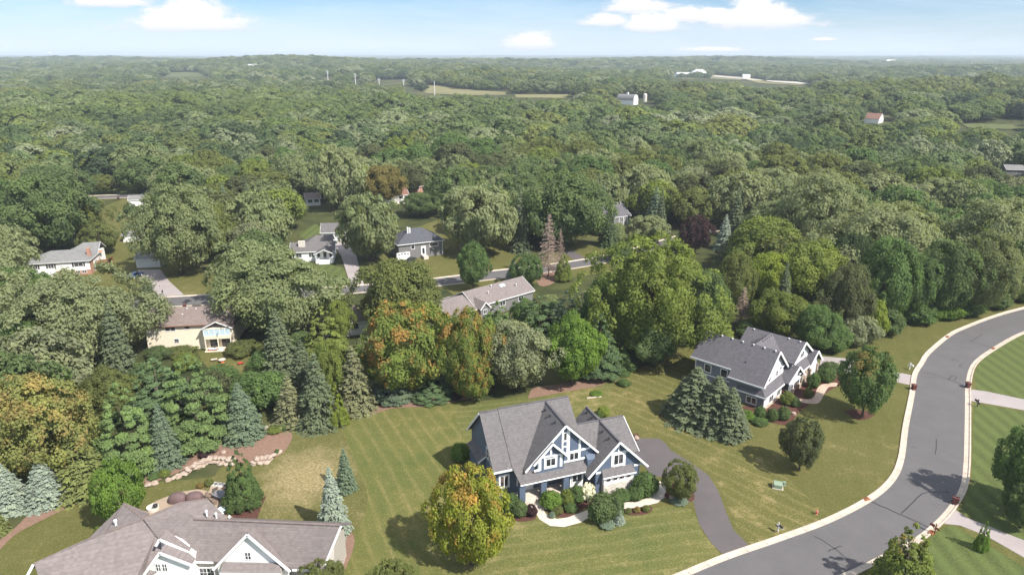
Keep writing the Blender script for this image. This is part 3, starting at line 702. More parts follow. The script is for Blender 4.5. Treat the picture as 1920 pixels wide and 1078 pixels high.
    dp = MB(S, dz); dp.box(1.42, 2.02, 1.99, 2.015, 1.5, 2.5); dp.build('pane', M['glass'], d_)
    window(H, (.65, 2.1, 2.1), (1, 0, 0), .45, .9, 1, 1, S=S, dz=dz)
    window(H, (3.75, 2.1, 2.1), (1, 0, 0), 1.25, .8, 3, 1, S=S, dz=dz)
    # white panel with double window right of the porch
    pn = MB(S, dz); pn.box(5.98, 7.55, .68, .748, .6, 3.0); pn.build('trim_panel', M['white'], H)
    window(H, (6.78, .68, 1.95), (1, 0, 0), 1.05, .85, 2, 1, S=S, dz=dz, fr=.07)
    # gable timbering
    T = MB(S, dz)
    def post(u0, u1, z0, z1, v): T.box(u0, u1, v - .045, v + .0, z0, z1)
    v = .848
    post(4.93, 5.12, 5.5, 8.1, v); post(5.5, 5.86, 5.3, 8.05, v - .002); post(6.92, 7.16, 4.3, 6.6, v); post(5.12, 5.5, 5.95, 6.12, v - .004) 
    T.bar((4.2, v - .024, 5.12), (8.3, v - .024, 5.3), .05, .24); post(5.12, 5.5, 6.62, 6.82, v - .006); T.bar((5.2, v - .026, 4.16), (8.75, v - .026, 4.16), .06, .24)
    post(5.66, 5.86, 4.2, 5.2, v - .004); post(6.9, 7.16, 4.2, 5.2, v - .004)
    v = .548
    post(2.2, 2.5, 3.95, 5.3, v); post(4.62, 4.92, 3.95, 5.4, v); post(3.5, 3.7, 5.4, 6.5, v); T.bar((2.4, v - .024, 5.5), (4.75, v - .024, 5.42), .05, .2)
    post(2.82, 3.04, 4.0, 5.5, v - .003); post(4.12, 4.32, 4.0, 5.5, v - .003); T.box(2.9, 4.3, v - .05, v - .001, 4.0, 4.27)
    T.bar((1.7, .5, 4.05), (2.3, .5, 4.05), .06, .26)
    T.build('gable_trim', M['white'], H); T = MB(S, dz)
    v = -.602
    post(10.14, 10.42, 3.35, 5.1, v); post(11.58, 11.86, 3.2, 5.1, v); post(10.9, 11.04, 5.1, 6.2, v); T.bar((9.55, v - .024, 4.98), (12.2, v - .024, 4.94), .05, .22)
    T.box(10.4, 11.6, v - .048, v - .001, 3.28, 3.5); T.bar((8.3, v - .024, 2.95), (9.1, v - .024, 2.95), .05, .22); T.bar((12.95, v - .024, 2.95), (14.2, v - .024, 2.9), .12, .22)
    T.build('gable_trim', M['white'], H)
    window(H, (5.31, .83, 7.22), (1, 0, 0), .3, .95, 1, 1, S=S, dz=dz, fr=.05)
    window(H, (6.4, .83, 4.68), (1, 0, 0), .95, .8, 2, 1, S=S, dz=dz, fr=.07)
    window(H, (3.58, .53, 4.73), (1, 0, 0), 1.0, .86, 2, 1, S=S, dz=dz, fr=.07)
    window(H, (11.0, -.62, 4.14), (1, 0, 0), 1.05, 1.15, 2, 1, S=S, dz=dz, fr=.09)
    window(H, (-1.08, 2.1, 2.45), (1, 0, 0), .82, 1.25, 2, 1, S=S, dz=dz, fr=.2, gm='glass_dim')
    window(H, (-2.1, 3.2, 4.6), (0, -1, 0), .7, 1.15, 1, 2, S=S, dz=dz); window(H, (-2.1, 4.5, 4.6), (0, -1, 0), .7, 1.15, 1, 2, S=S, dz=dz); window(H, (-2.1, 3.3, 2.0), (0, -1, 0), .8, 1.2, 1, 2, S=S, dz=dz)
    # garage bay
    B = MB(S, dz); B.box(9.15, 12.75, -1.05, -.605, 1.62, 2.72); B.build('garage_bay', M['white'], H)
    B = MB(S, dz); B.box(9.12, 12.79, -1.12, -.607, -.1, 1.6); B.build('stone_base', M['stone_pale'], H)
    for u in (9.68, 10.48, 11.3, 12.1): window(H, (u, -1.05, 2.1), (1, 0, 0), .5, .36, 1, 1, S=S, dz=dz, fr=.03, gm='glass_dim')
    cn = MB(S, dz); cn.box(13.57, 13.68, -.63, -.5, -.1, 3.3); cn.box(8.3, 8.39, -.66, -.56, -.1, 3.1); cn.each('corner_board', M['blue_dark'], H)
    return H
BH = blue_house()

# ---------- grey house by the bend in the street
def grey_house():
    S, dz = US, -.6
    x, y = G(1435.1, 746.9, (2.5 + dz) * US)
    H = empty('grey_house', (x, y, 0), R_(-43), 'blue grey two storey house with white front gables and brown stone porch behind a spruce', 'house')
    R = MB(S, dz); zr = 7.85; vr = 4.05; k = .96
    R.slab([(-11.1, vr, zr), (-.33, vr, zr), (-.33, -.05, 3.92), (-5.45, -.05, 3.92), (-5.45, .8, 4.73), (-11.65, .8, 4.73)])
    R.slab([(-11.1, vr, zr), (-.33, vr, zr), (-.33, 7.7, 4.4), (-11.1, 7.7, 4.4)])
    R.slab([(-.78, .5, 3.45), (-.78, 6.7, 3.6), (.08, 6.0, 2.5), (0, 0, 2.5)], .1)
    R.slab([(-4, .48, 3.2), (-.78, .5, 3.45), (0, 0, 2.5), (-4, -.05, 2.5)], .1)
    R.slab([(-1.2, 8.3, 4.6), (1.07, 8.3, 4.6), (.68, 6.05, 2.6), (-1.2, 6.05, 2.6)], .1)
    R.slab([(-1.2, 8.3, 4.6), (1.07, 8.3, 4.6), (1.2, 10.5, 2.65), (-1.2, 10.5, 2.65)], .1)
    R.slab([(-4.4, 4.4, 7.3), (-4.4, 10.95, 7.3), (-.75, 10.4, 4.83), (-.6, 5.9, 4.83)]); R.slab([(-4.4, 4.4, 7.3), (-4.4, 10.95, 7.3), (-8, 10.9, 4.83), (-8, 4.9, 4.83)])
    R.slab([(-8.1, 10.95, 7.28), (.55, 10.95, 7.28), (.5, 7.65, 5.0), (-8.1, 7.65, 5.0)]); R.slab([(-8.1, 10.95, 7.28), (.55, 10.95, 7.28), (.55, 14.3, 4.9), (-8.1, 14.3, 4.9)])
    R.slab([(.1, 8.2, 4.3), (.1, 13.0, 4.3), (.95, 13.0, 3.3), (.95, 8.8, 3.3)], .1)
    R.slab([(-.6, 14.35, 5.1), (1.32, 14.35, 5.1), (1.1, 12.45, 3.0), (-.6, 12.45, 3.0)], .1); R.slab([(-.6, 14.35, 5.1), (1.32, 14.35, 5.1), (1.45, 16.3, 3.1), (-.6, 16.3, 3.1)], .1)
    R.slab([(-11.0, 4.8, 5.2), (-11.0, 8.5, 5.2), (-13.4, 8.5, 4.1), (-13.4, 4.8, 4.1)], .1)
    roof = R.build('roof', M['roof_b'], H)
    vents(roof, [(-10.2 + i * 1.55, vr - .18, zr - .15) for i in range(7)] + [(-7, 10.75, 7.1), (-1.8, 10.75, 7.1), (-.2, 10.75, 7.1)], S, dz, 'galv', .14, .16)
    vents(roof, [(-4.15, 10.2 - i * .7, 7.1) for i in range(5)], S, dz, 'dark_metal', .1, .12)
    vents(roof, [(-4.0, 1.9, 5.75)], S, dz, 'dark_metal', .09, .2, 'vent_pipe')
    T = MB(S, dz)
    def rk(p, q, h=.26): T.bar(p, q, .1, h)
    rk((-.28, vr, zr - .1), (-.28, -.05, 3.85)); rk((-.28, vr, zr - .1), (-.28, 7.7, 4.33))
    T.bar((-5.45, -.1, 3.82), (-.3, -.1, 3.82), .07, .2); T.bar((-11.65, .75, 4.62), (-5.45, .75, 4.62), .07, .2)
    T.bar((.12, 0, 2.42), (.14, 6.0, 2.42), .07, .2); T.bar((-4, -.1, 2.42), (.05, -.05, 2.42), .07, .2)
    rk((1.12, 8.3, 4.5), (.74, 6.05, 2.5)); rk((1.12, 8.3, 4.5), (1.25, 10.5, 2.55))
    rk((.6, 10.95, 7.18), (.55, 7.65, 4.9)); rk((.6, 10.95, 7.18), (.6, 14.3, 4.8)); rk((1.37, 14.35, 5.0), (1.15, 12.45, 2.9)); rk((1.37, 14.35, 5.0), (1.5, 16.3, 3.0))
    T.bar((1.0, 8.8, 3.2), (1.0, 13.0, 3.2), .07, .18); T.bar((-.7, 10.4, 4.73), (-.55, 5.9, 4.73), .07, .2)
    T.build('fascia', M['white'], H)
    Wm = MB(S, dz)
    Wm.extr([(1.1, -.1), (7.2, -.1), (7.2, 4.7), (vr, zr - .17), (1.1, 4.85)], 0, -10.9, -.85)
    Wm.box(-5.3, -.86, .35, 1.2, -.1, 3.95); Wm.box(-3.9, -.35, .28, .9, -.1, 2.95); Wm.box(-12.9, -10.95, 5.1, 8.2, -.1, 4.2)
    Wm.extr([(8.0, -.1), (13.9, -.1), (13.9, 5.0), (10.95, 7.12), (8.0, 5.1)], 0, -7.8, .02)
    Wm.build('wall', M['grey_side'], H)
    F = MB(S, dz)
    F.extr([(.45, 3.0), (7.2, 3.0), (7.2, 4.65), (vr, zr - .2), (.45, 4.2)], 0, -.848, -.74)
    F.extr([(8.05, 3.0), (13.85, 3.0), (13.85, 5.0), (10.95, 7.1), (8.05, 5.05)], 0, .022, .12)
    F.extr([(6.5, 2.5), (10.15, 2.5), (10.15, 2.8), (8.3, 4.4), (6.5, 2.75)], 0, .6, .75)
    F.extr([(12.8, -.1), (15.9, -.1), (15.9, 3.1), (14.35, 4.85), (12.8, 3.1)], 0, .1, .95)
    F.box(-.84, -.3, .3, 6.4, .7, 2.45)
    F.build('front_wall', M['pale_side'], H)
    C = MB(S, dz)
    for v in (6.7, 7.7, 9.9): C.box(.5, .78, v - .13, v + .13, .9, 2.6)
    C.box(-.2, .9, 6.5, 10.2, 2.3, 2.5); C.box(-.33, -.2, .26, .4, .7, 2.42)
    C.each('porch_post', M['white'], H)
    St = MB(S, dz); St.box(.35, .95, 6.45, 7.95, -.1, 1.3); St.box(.35, .95, 9.6, 10.3, -.1, 1.3); St.box(-.32, .02, .28, 6.4, -.1, .66); St.box(.9, 1.15, 12.75, 13.2, -.1, 2.6); St.box(.9, 1.15, 15.5, 15.95, -.1, 2.6); St.box(-.3, .8, 10.6, 12.7, -.1, 3.1)
    St.each('stone_base', M['stone_brown'], H)
    fp = MB(S, dz); fp.box(-.8, .9, 6.4, 10.3, -.1, .55); fp.build('porch_floor', M['paver'], H)
    tr = MB(S, dz)
    for p, q in [((-.71, 1.0, 4.75), (-.71, 6.9, 4.85)), ((-.71, 1.75, 5.55), (-.71, 6.1, 5.65)), ((-.71, .5, 3.55), (-.71, 7.1, 3.75))]: tr.bar(p, q, .05, .17)
    for v, z0, z1 in [(2.7, 4.8, 5.6), (4.05, 4.85, 7.4), (5.3, 4.8, 5.6), (.55, 3.4, 4.3)]: tr.box(-.738, -.69, v - .07, v + .07, z0, z1)
    tr.each('gable_trim', M['white'], H)
    window(H, (-.74, 1.85, 4.22), (0, 1, 0), 1.75, .85, 3, 1, S=S, dz=dz); window(H, (-.74, 4.85, 4.2), (0, 1, 0), .6, .75, 1, 2, S=S, dz=dz)
    window(H, (-.3, 2.75, 1.3), (0, 1, 0), 1.2, 1.0, 2, 1, S=S, dz=dz); window(H, (-.3, 5.2, 1.4), (0, 1, 0), .9, 1.1, 2, 1, S=S, dz=dz)
    window(H, (.12, 11.2, 5.2), (0, 1, 0), 1.1, .9, 2, 1, S=S, dz=dz)
    window(H, (-1.95, .28, 1.42), (1, 0, 0), 1.3, .85, 2, 1, S=S, dz=dz, gm='glass_dim'); window(H, (-6.55, 1.1, 3.6), (1, 0, 0), .9, 1.1, 1, 1, S=S, dz=dz); window(H, (-9.0, 1.1, 3.6), (1, 0, 0), .9, 1.1, 1, 1, S=S, dz=dz)
    cb = MB(S, dz); cb.box(-10.95, -10.85, 1.05, 1.12, -.1, 4.7); cb.box(-10.9, -5.4, 1.07, 1.1, 2.5, 2.65); cb.each('corner_board', M['white'], H)
    return H
GH = grey_house()

# ---------- taupe roofed house in the lower left corner
def taupe_house():
    z0 = US
    def Q(px, py, z): return P(px, py, z * US)
    ref = G(450, 1040, 0)
    H = empty('taupe_house', (ref[0], ref[1], 0), 0, 'large single storey house with sprawling taupe roof and white gables beside a patio', 'house')
    def Lp(px, py, z): p = Q(px, py, z); return (p[0] - ref[0], p[1] - ref[1], p[2])
    R = MB()
    # main front slope
    rL, rR = Lp(363, 972, 5.7), Lp(638.5, 984, 5.7)
    eR = Lp(604, 1067, 2.25); eM = Lp(548, 1066, 2.25); eL = Lp(400, 1052, 2.85)
    R.slab([rL, rR, eR, eM, Lp(400, 1052, 2.75), Lp(335, 1050, 2.8), Lp(292, 1003, 4.5), Lp(269, 972, 5.5)], .2)
    back = lambda p, d, dzz: (p[0], p[1] + d, p[2] - dzz)
    R.slab([rL, rR, back(rR, 4.8, 3.4), back(rL, 4.8, 3.4)], .2)
    # rear wing lobe
    R.slab([Lp(269, 972, 5.28), Lp(336, 943, 5.3), Lp(389, 935, 5.3), Lp(419, 970, 3.6), Lp(430, 975, 4.4), Lp(363, 974, 5.2)], .2)
    d1, d2 = Lp(336, 943, 5.3), Lp(389, 935, 5.3)
    R.slab([Lp(269, 972, 5.3), d1, d2, (d2[0] - 1.5, d2[1] + 3.5, d2[2] - 3), (d1[0] - 2.5, d1[1] + 3.0, d1[2] - 3), (Lp(269, 972, 5.3)[0] - 2.5, Lp(269, 972, 5.3)[1] + 2.5, 4.4)], .2)
    # left wing front slope
    A = Lp(64, 1056, 4.3); B = Lp(159, 1013, 4.45); C = Lp(200, 998, 4.9); D = Lp(269, 972, 5.3); E = Lp(292, 1003, 4.4)
    R.slab([A, B, C, D, E, Lp(268, 1080, 2.2), Lp(220, 1160, 1.2), Lp(96, 1150, 1.6)], .2)
    R.slab([E, Lp(338, 1050, 2.75), Lp(268, 1082, 2.15)], .15)
    n_ = (-2.2, 2.1)
    R.slab([A, B, (B[0] + n_[0], B[1] + n_[1], B[2] - 2.4), (A[0] + n_[0], A[1] + n_[1], A[2] - 2.4)], .2)
    # small hipped peak behind
    pk = Lp(231, 943, 4.6); pr = Lp(278, 965, 4.9)
    R.slab([pk, Lp(251, 975, 4.9), C, B, Lp(190, 999, 4.3)], .15) if False else R.slab([pk, D, C], .15)
    R.slab([pk, Lp(279, 964, 4.6), D], .15)
    R.slab([pk, C, B, Lp(185, 1002, 3.7)], .15)
    # gables
    gz = 6.05; ga = Lp(463, 1000, gz)
    yf = ga[1]
    def onY(px, py, yl):     # point on the vertical plane y = yl (local)
        a = Lp(px, py, 0); b = Lp(px, py, 6); t = (yl - a[1]) / (b[1] - a[1]); return tuple(a[i] + (b[i] - a[i]) * t for i in range(3))
    gl = onY(399, 1066, yf); gr = onY(544, 1069, yf)
    gb_ = (ga[0], rR[1] - .25, 5.66 * US)
    R.slab([ga, gb_, (gl[0], gl[1] + .5, gl[2]), gl], .14); R.slab([ga, gb_, (gr[0], gr[1] + .5, gr[2]), gr], .14)
    def sh(px, py, yl, f=0): return onY(px, py, yl)
    s1, s2, s3, s4 = onY(418, 1052.5, yf + .25), onY(524, 1055.5, yf + .25), onY(527, 1075, yf - .9), onY(412, 1074, yf - .9)
    R.slab([s1, s2, s3, s4], .1)
    g2 = Lp(299, 1034, 4.7); y2 = g2[1]; g2r = onY(359, 1057, y2); g2l = onY(262, 1086, y2)
    R.slab([g2, (g2[0], g2[1] + 2.6, g2[2]), (g2r[0], g2r[1] + 1.0, g2r[2]), g2r], .12); R.slab([g2, (g2[0], g2[1] + 2.6, g2[2]), (g2l[0], g2l[1] + 1.0, g2l[2]), g2l], .12)
    g3 = Lp(299, 1009, 5.2); y3 = g3[1]; g3r = onY(354, 1033, y3); g3l = onY(292, 1021, y3)
    R.slab([g3, (g3[0], g3[1] + 1.6, g3[2]), (g3r[0], g3r[1] + .6, g3r[2]), g3r], .12); R.slab([g3, (g3[0], g3[1] + 1.6, g3[2]), (g3l[0], g3l[1] + .6, g3l[2]), g3l], .12)
    roof = R.build('roof', M['roof_c'], H)
    cp = MB()
    for p, q in [(rL, rR), (A, B), (B, C), (C, D), (D, d1), (d1, d2), (pk, D), (D, E), (pk, Lp(279, 964, 4.6))]: cp.bar(p, q, .28, .08)
    cp.build('ridge_cap', M['roof_e'], roof)
    for px, py, z in [(388, 962, 4.95), (406, 967, 4.6), (418, 966, 3.9), (431, 972, 3.8)]:
        mb = MB(); q = Lp(px, py + 4, z); mb.cyl((q[0], q[1], q[2] - .1), .1, .1, .75, 8); mb.cyl((q[0], q[1], q[2] + .6), .17, .12, .16, 8); mb.build('vent_pipe', M['white'], roof)
    mb = MB(); q = Lp(219, 990, 4.6); mb.cyl(q, .14, .14, 1.1, 8); mb.cyl((q[0], q[1], q[2] + 1.0), .22, .2, .2, 8); mb.build('flue_pipe', M['galv'], roof)
    T = MB(); o_ = -.05
    def off(p, dy=-.06, dzz=-.14): return (p[0], p[1] + dy, p[2] + dzz)
    for p, q in [(ga, gl), (ga, gr), (g2, g2l), (g2, g2r), (g3, g3l), (g3, g3r)]: T.bar(off(p), off(q), .1, .32)
    T.bar(off(eM), off(eR), .1, .26); T.bar((rR[0] + .05, rR[1], rR[2] - .12), (eR[0] + .05, eR[1], eR[2] - .12), .08, .26); T.bar(off(s3, -.05, -.05), off(s4, -.05, -.05), .08, .2)
    T.bar(off(Lp(400, 1052, 2.75)), off(Lp(335, 1050, 2.8)), .08, .24); T.bar((A[0] - .1, A[1], A[2] - .1), (A[0] - .5, A[1] - 1.2, A[2] - 1.2), .1, .3)
    T.each('fascia', M['white'], H)
    # walls
    Wm = MB()
    def wall_tri(apex, l, r, back=.5, base=None):
        y0 = apex[1] + .45
        Wm.extr([(l[0] + .35, 0), (r[0] - .35, 0), (r[0] - .35, r[2] - .0), (apex[0], apex[2] - .2), (l[0] + .35, l[2] - .0)], 1, y0, y0 + back)
    wall_tri(ga, gl, gr, .22); wall_tri(g2, g2l, g2r, 2.2); wall_tri(g3, g3l, g3r, 1.0)
    Wm.build('gable_wall', M['white_side'], H)
    Wb = MB()
    mx, my = gl[0], Lp(400, 1052, 2.75)[1] + .5
    Wb.box(-11.2, rR[0] - 1.2, my, rR[1] - .2, 0, 3.0)
    Wb.extr([(eR[1] + .5, 0), (rR[1] + 3.8, 0), (rR[1] + 3.8, 4.3), (rR[1], rR[2] - .25), (eR[1] + .5, eR[2] + .35)], 0, rR[0] - 1.9, rR[0] - .75)
    Wb.box(s4[0] + .3, s3[0] - .3, s3[1] + .5, yf + .4, 0, s3[2] - .1)
    Wb.build('wall', M['taupe_side'], H)
    w1 = onY(465, 1041.5, yf + .45); window(H, w1, (1, 0, 0), .62, .95, 2, 2, fr=.06)
    for px in (297, 309):
        w1 = onY(px, 1063, y2 + .45); window(H, w1, (1, 0, 0), .5, 1.0, 2, 2, fr=.05)
    w1 = onY(388, 1070, my); window(H, (w1[0], my, w1[2] - .2), (1, 0, 0), 1.7, 1.3, 4, 2)
    w1 = onY(355, 1076, my - .4); window(H, (w1[0], my, w1[2] - .3), (1, 0, 0), 1.3, 1.6, 2, 2, gm='glass')
    return H
TH = taupe_house()

# ---------- generic builder for the neighbourhood houses: local x along the front eave, y into depth
def frame_from(pL, pR, ze, name, label, cat='house', group=None):
    a = Vector(G(*pL, ze)); b = Vector(G(*pR, ze)); d = b - a
    return empty(name, (a.x, a.y, 0), math.atan2(d.y, d.x), label, cat, group), d.length
def gable_block(R, Wm, T, x0, x1, y0, y1, ze, zr, oh=.45, axis='x', hip0=0, hip1=0, base=-.1):
    """rectangular roof over x0..x1,y0..y1 (eave lines); ridge along axis; hip0/hip1 = hip inset at either end"""
    if axis == 'x':
        ym = (y0 + y1) / 2; r0 = (x0 + hip0, ym, zr); r1 = (x1 - hip1, ym, zr)
        c = [(x0, y0, ze), (x1, y0, ze), (x1, y1, ze), (x0, y1, ze)]
        R.slab([c[0], c[1], r1, r0]); R.slab([c[2], c[3], r0, r1])
        if hip0: R.slab([c[3], c[0], r0])
        if hip1: R.slab([c[1], c[2], r1])
        hw = (y1 - y0) / 2; s = (zr - ze) / hw
        top = zr - .18 - 0; a = y0 + oh; b = y1 - oh
        if hip0 or hip1: Wm.box(x0 + oh, x1 - oh, a, b, base, ze - .02)
        else: Wm.extr([(a, base), (b, base), (b, ze + s * oh - .16), (ym, zr - .16), (a, ze + s * oh - .16)], 0, x0 + oh, x1 - oh)
        ends = [(x0, not hip0, -.04), (x1, not hip1, .04)]
        for xx, on, o in ends:
            if on:
                T.bar((xx + o, ym, zr - .08), (xx + o, y0, ze - .08), .06, .2); T.bar((xx + o, ym, zr - .08), (xx + o, y1, ze - .08), .06, .2)
        T.bar((x0, y0 - .04, ze - .09), (x1, y0 - .04, ze - .09), .07, .2); T.bar((x0, y1 + .04, ze - .09), (x1, y1 + .04, ze - .09), .07, .2)
        if hip0: T.bar((x0 - .04, y0, ze - .09), (x0 - .04, y1, ze - .09), .07, .2)
        if hip1: T.bar((x1 + .04, y0, ze - .09), (x1 + .04, y1, ze - .09), .07, .2)
    else:
        xm = (x0 + x1) / 2; r0 = (xm, y0, zr); r1 = (xm, y1, zr)
        R.slab([(x0, y0, ze), r0, r1, (x0, y1, ze)]); R.slab([(x1, y0, ze), r0, r1, (x1, y1, ze)])
        s = (zr - ze) / ((x1 - x0) / 2)
        Wm.extr([(x0 + oh, base), (x1 - oh, base), (x1 - oh, ze + s * oh - .16), (xm, zr - .16), (x0 + oh, ze + s * oh - .16)], 1, y0 + oh, y1 - oh)
        for yy, o in ((y0, -.04), (y1, .04)):
            T.bar((xm, yy + o, zr - .08), (x0, yy + o, ze - .08), .06, .22); T.bar((xm, yy + o, zr - .08), (x1, yy + o, ze - .08), .06, .22)
F_ = (1, 0, 0)
# white split level house
H, Lh = frame_from((45, 496), (169, 488), 4.3, 'white_house', 'white split level house with grey hipped roof and brick base at the far left')
R, Wm, T = MB(), MB(), MB()
gable_block(R, Wm, T, 0, Lh, 0, 9.5, 4.3, 6.6, .5, 'x', 5.5, 5.0); gable_block(R, Wm, T, 7.5, Lh, 7, 15.5, 4.3, 6.9, .5, 'x', 4.5, 0.0)
rf = R.build('roof', M['roof_d'], H); Wm.build('wall', M['white_side'], H); T.build('fascia', M['galv'], H)
bb = MB(); bb.box(Lh * .5, Lh - .45, .44, .49, -.1, 1.5); bb.box(Lh - .5, Lh - .44, .5, 3.5, -.1, 3.9); bb.build('brick_base', M['brick'], H)
ch = MB(); ch.box(Lh - 1.6, Lh - .7, 3.2, 4.1, 4.2, 7.0); ch.build('chimney', M['brick'], rf)
for fx, w in ((.14, 1.1), (.38, 1.3), (.8, 2.2)):
    window(H, (Lh * fx, .5, 3.1), F_, w, 1.0, 2, 1)
    sb = MB()
    for k in (-1, 1): sb.box(Lh * fx + k * (w / 2 + .35) - .2, Lh * fx + k * (w / 2 + .35) + .2, .43, .495, 2.55, 3.7)
    sb.each('shutter', M['dark_metal'], H)
window(H, (Lh * .77, .44, 1.0), F_, 1.1, .7, 2, 1, gm='glass_dim'); window(H, (Lh * .87, .44, 1.0), F_, 1.1, .7, 2, 1, gm='glass_dim')
d = MB(); d.box(Lh * .53, Lh * .58, .38, .49, 0.2, 2.4); d.build('door', M['glass_dim'], H)
d = MB(); d.box(Lh * .46, Lh * .52, -.5, .42, -.1, 1.8); d.box(Lh * .40, Lh * .62, -2.2, -.52, -.1, .35); d.build('front_steps', M['paver'], H)
dk = MB(); dk.box(Lh - .4, Lh + 3.2, 5, 9, 1.7, 1.9)
for xx in (Lh - .3, Lh + 1.4, Lh + 3.1):
    for yy in (5.05, 8.95): dk.box(xx, xx + .1, yy, yy + .1, -.1, 2.8)
for i in range(24): dk.box(Lh + 3.12, Lh + 3.18, 5.1 + i * .16, 5.16 + i * .16, 1.9, 2.8); dk.box(Lh - .3 + i * .15, Lh - .24 + i * .15, 5.02, 5.06, 1.9, 2.8)
dk.box(Lh - .3, Lh + 3.2, 5.0, 5.1, 2.8, 2.88); dk.box(Lh + 3.1, Lh + 3.2, 5, 9, 2.8, 2.88); dk.build('deck', M['wood'], H)
# two-car garage and sheds
def outbuilding(pL, pR, ze, zr, depth, name, label, roofm, wallm, door=True, axis='x', wd=None, base=-.1):
    H, L_ = frame_from(pL, pR, ze, name, label, name.replace('_', ' ').split(' ')[-1] if name != 'detached_garage' else 'garage')
    L_ = wd or L_; R, Wm, T = MB(), MB(), MB(); gable_block(R, Wm, T, 0, L_, 0, depth, ze, zr, .3, axis)
    R.build('roof', M[roofm], H); Wm.build('wall', M[wallm], H); T.build('fascia', M['white'], H)
    if door:
        d = MB(); w0 = L_ * .15; w1 = L_ * .85; n = 4
        for k in range(n): d.box(w0, w1, .22, .28, .0 + k * (ze - .55) / n + .02, (k + 1) * (ze - .55) / n - .02)
        d.build('door', M['white'], H)
    return H, L_
outbuilding((251, 487), (300, 485), 2.7, 4.6, 7.5, 'detached_garage', 'white two car garage at the end of a drive left of the big maple', 'roof_d', 'white_side')
outbuilding((227, 442), (262, 440), 2.4, 3.4, 5, 'storage_shed', 'small white shed in the yard between two green trees', 'roof_d', 'white_side')
outbuilding((239, 376), (276, 374), 2.6, 4.2, 6, 'storage_shed', 'white shed with pale grey roof beside the back street', 'roof_d', 'white_side')
# cream house seen from the rear
H, Lh = frame_from((298, 613), (377, 609), 5.6, 'cream_house', 'cream two storey house with brown roof and raised glazed porch backing onto the pines')
R, Wm, T = MB(), MB(), MB()
gable_block(R, Wm, T, -3.5, Lh + 6.5, 0, 10.5, 5.6, 8.0, .45)
rf = R.build('roof', M['roof_e'], H); Wm.build('wall', M['cream_side'], H)
R2, W2, T2 = MB(), MB(), MB(); x0 = Lh + .1; x1 = Lh + 6.6
R2.slab([(x0, -1.4, 5.1), ((x0 + x1) / 2, -1.4, 6.7), ((x0 + x1) / 2, 4, 6.7), (x0, 4, 5.1)]); R2.slab([(x1, -1.4, 5.1), ((x0 + x1) / 2, -1.4, 6.7), ((x0 + x1) / 2, 4, 6.7), (x1, 4, 5.1)])
R2.build('porch_roof', M['roof_e'], H)
c = x0 + .5; c1 = x1 - .6
W2.box(c, c1, -1.3, .4, 2.7, 3.5); W2.box(c, c1, -1.3, .4, 4.95, 5.1); 
for xx in (c, (c + c1) / 2 - .1, c1 - .2): W2.box(xx, xx + .2, -1.3, -1.1, 0, 2.7)
W2.box(c - .1, c1 + .4, -1.9, .42, -.1, .12); W2.box(c + .05, c1 - .05, -.0, .3, 2.66, 5.0)
W2.build('porch_frame', M['cream_side'], H)
gp = MB(); gp.box(c + .05, c1 - .05, -1.24, -1.2, 3.5, 4.95); gp.build('porch_glazing', M['cloth'], H)
T2.bar((x0, -1.45, 5.02), ((x0 + x1) / 2, -1.45, 6.62), .07, .2); T2.bar((x1, -1.45, 5.02), ((x0 + x1) / 2, -1.45, 6.62), .07, .2)
for k in range(6): xx = c + (c1 - c) * k / 5; T2.box(xx - .05, xx + .05, -1.3, -1.18, 3.5, 4.95)
T2.build('porch_trim', M['white'], H); T.build('fascia', M['wood'], H)
window(H, (2.0, .45, 4.9), F_, 2.0, .95, 2, 1); window(H, (5.4, .45, 5.0), F_, 1.0, .7, 1, 1); window(H, (2.9, .45, 2.1), F_, .9, .8, 1, 2)
vents(rf, [(4, 3, 7.0), (6.5, 4.4, 7.6), (4.6, 4.6, 7.7)], 1, 0, 'galv', .2, .15)
pd_ = MB(); pd_.box(c + .6, (c + c1) / 2 - .3, .36, .44, .2, 2.2); pd_.box((c + c1) / 2 + .3, c1 - .3, .36, .44, .2, 2.2); pd_.each('patio_door', M['glass'], H)
# small white house with gabled porch
H, Lh = frame_from((542, 474), (628, 470), 3.2, 'porch_house', 'low white house with grey roof and small gabled porch left of a long driveway')
R, Wm, T = MB(), MB(), MB()
gable_block(R, Wm, T, 0, Lh, 0, 9, 3.2, 5.2, .4, 'x', 0, 0)
gable_block(R, Wm, T, 2.8, Lh - 1.0, 5.5, 14.0, 3.3, 5.9, .4, 'x', 4.5, 0)
pr0, pr1 = Lh * .56, Lh * .98
R.slab([(pr0, -2.4, 2.95), ((pr0 + pr1) / 2, -2.4, 4.3), ((pr0 + pr1) / 2, 3, 4.3), (pr0, 3, 2.95)], .1); R.slab([(pr1, -2.4, 2.95), ((pr0 + pr1) / 2, -2.4, 4.3), ((pr0 + pr1) / 2, 3, 4.3), (pr1, 3, 2.95)], .1)
T.bar((pr0, -2.45, 2.88), ((pr0 + pr1) / 2, -2.45, 4.22), .07, .2); T.bar((pr1, -2.45, 2.88), ((pr0 + pr1) / 2, -2.45, 4.22), .07, .2)
rf = R.build('roof', M['roof_a'], H); Wm.build('wall', M['white_side'], H); T.build('fascia', M['white'], H)
ch = MB(); ch.box(2.6, 4.6, 2.2, 3.0, 3.8, 6.0); ch.build('chimney', M['stone_pale'], rf)
pt = MB(); 
for xx in (pr0 + .3, pr1 - .45): pt.box(xx, xx + .18, -2.2, -2.02, .2, 2.9)
pt.box(pr0 + .2, pr1 - .2, -2.3, .38, -.1, .75); pt.box(pr0 + 1.2, pr1 - 1.2, -3.4, -2.32, -.1, .35)
for k in range(9): pt.box(pr0 + .3 + k * .14, pr0 + .35 + k * .14, -2.15, -2.1, .75, 1.6); pt.box(pr1 - 1.5 + k * .14, pr1 - 1.45 + k * .14, -2.15, -2.1, .75, 1.6)
pt.build('porch', M['white'], H)
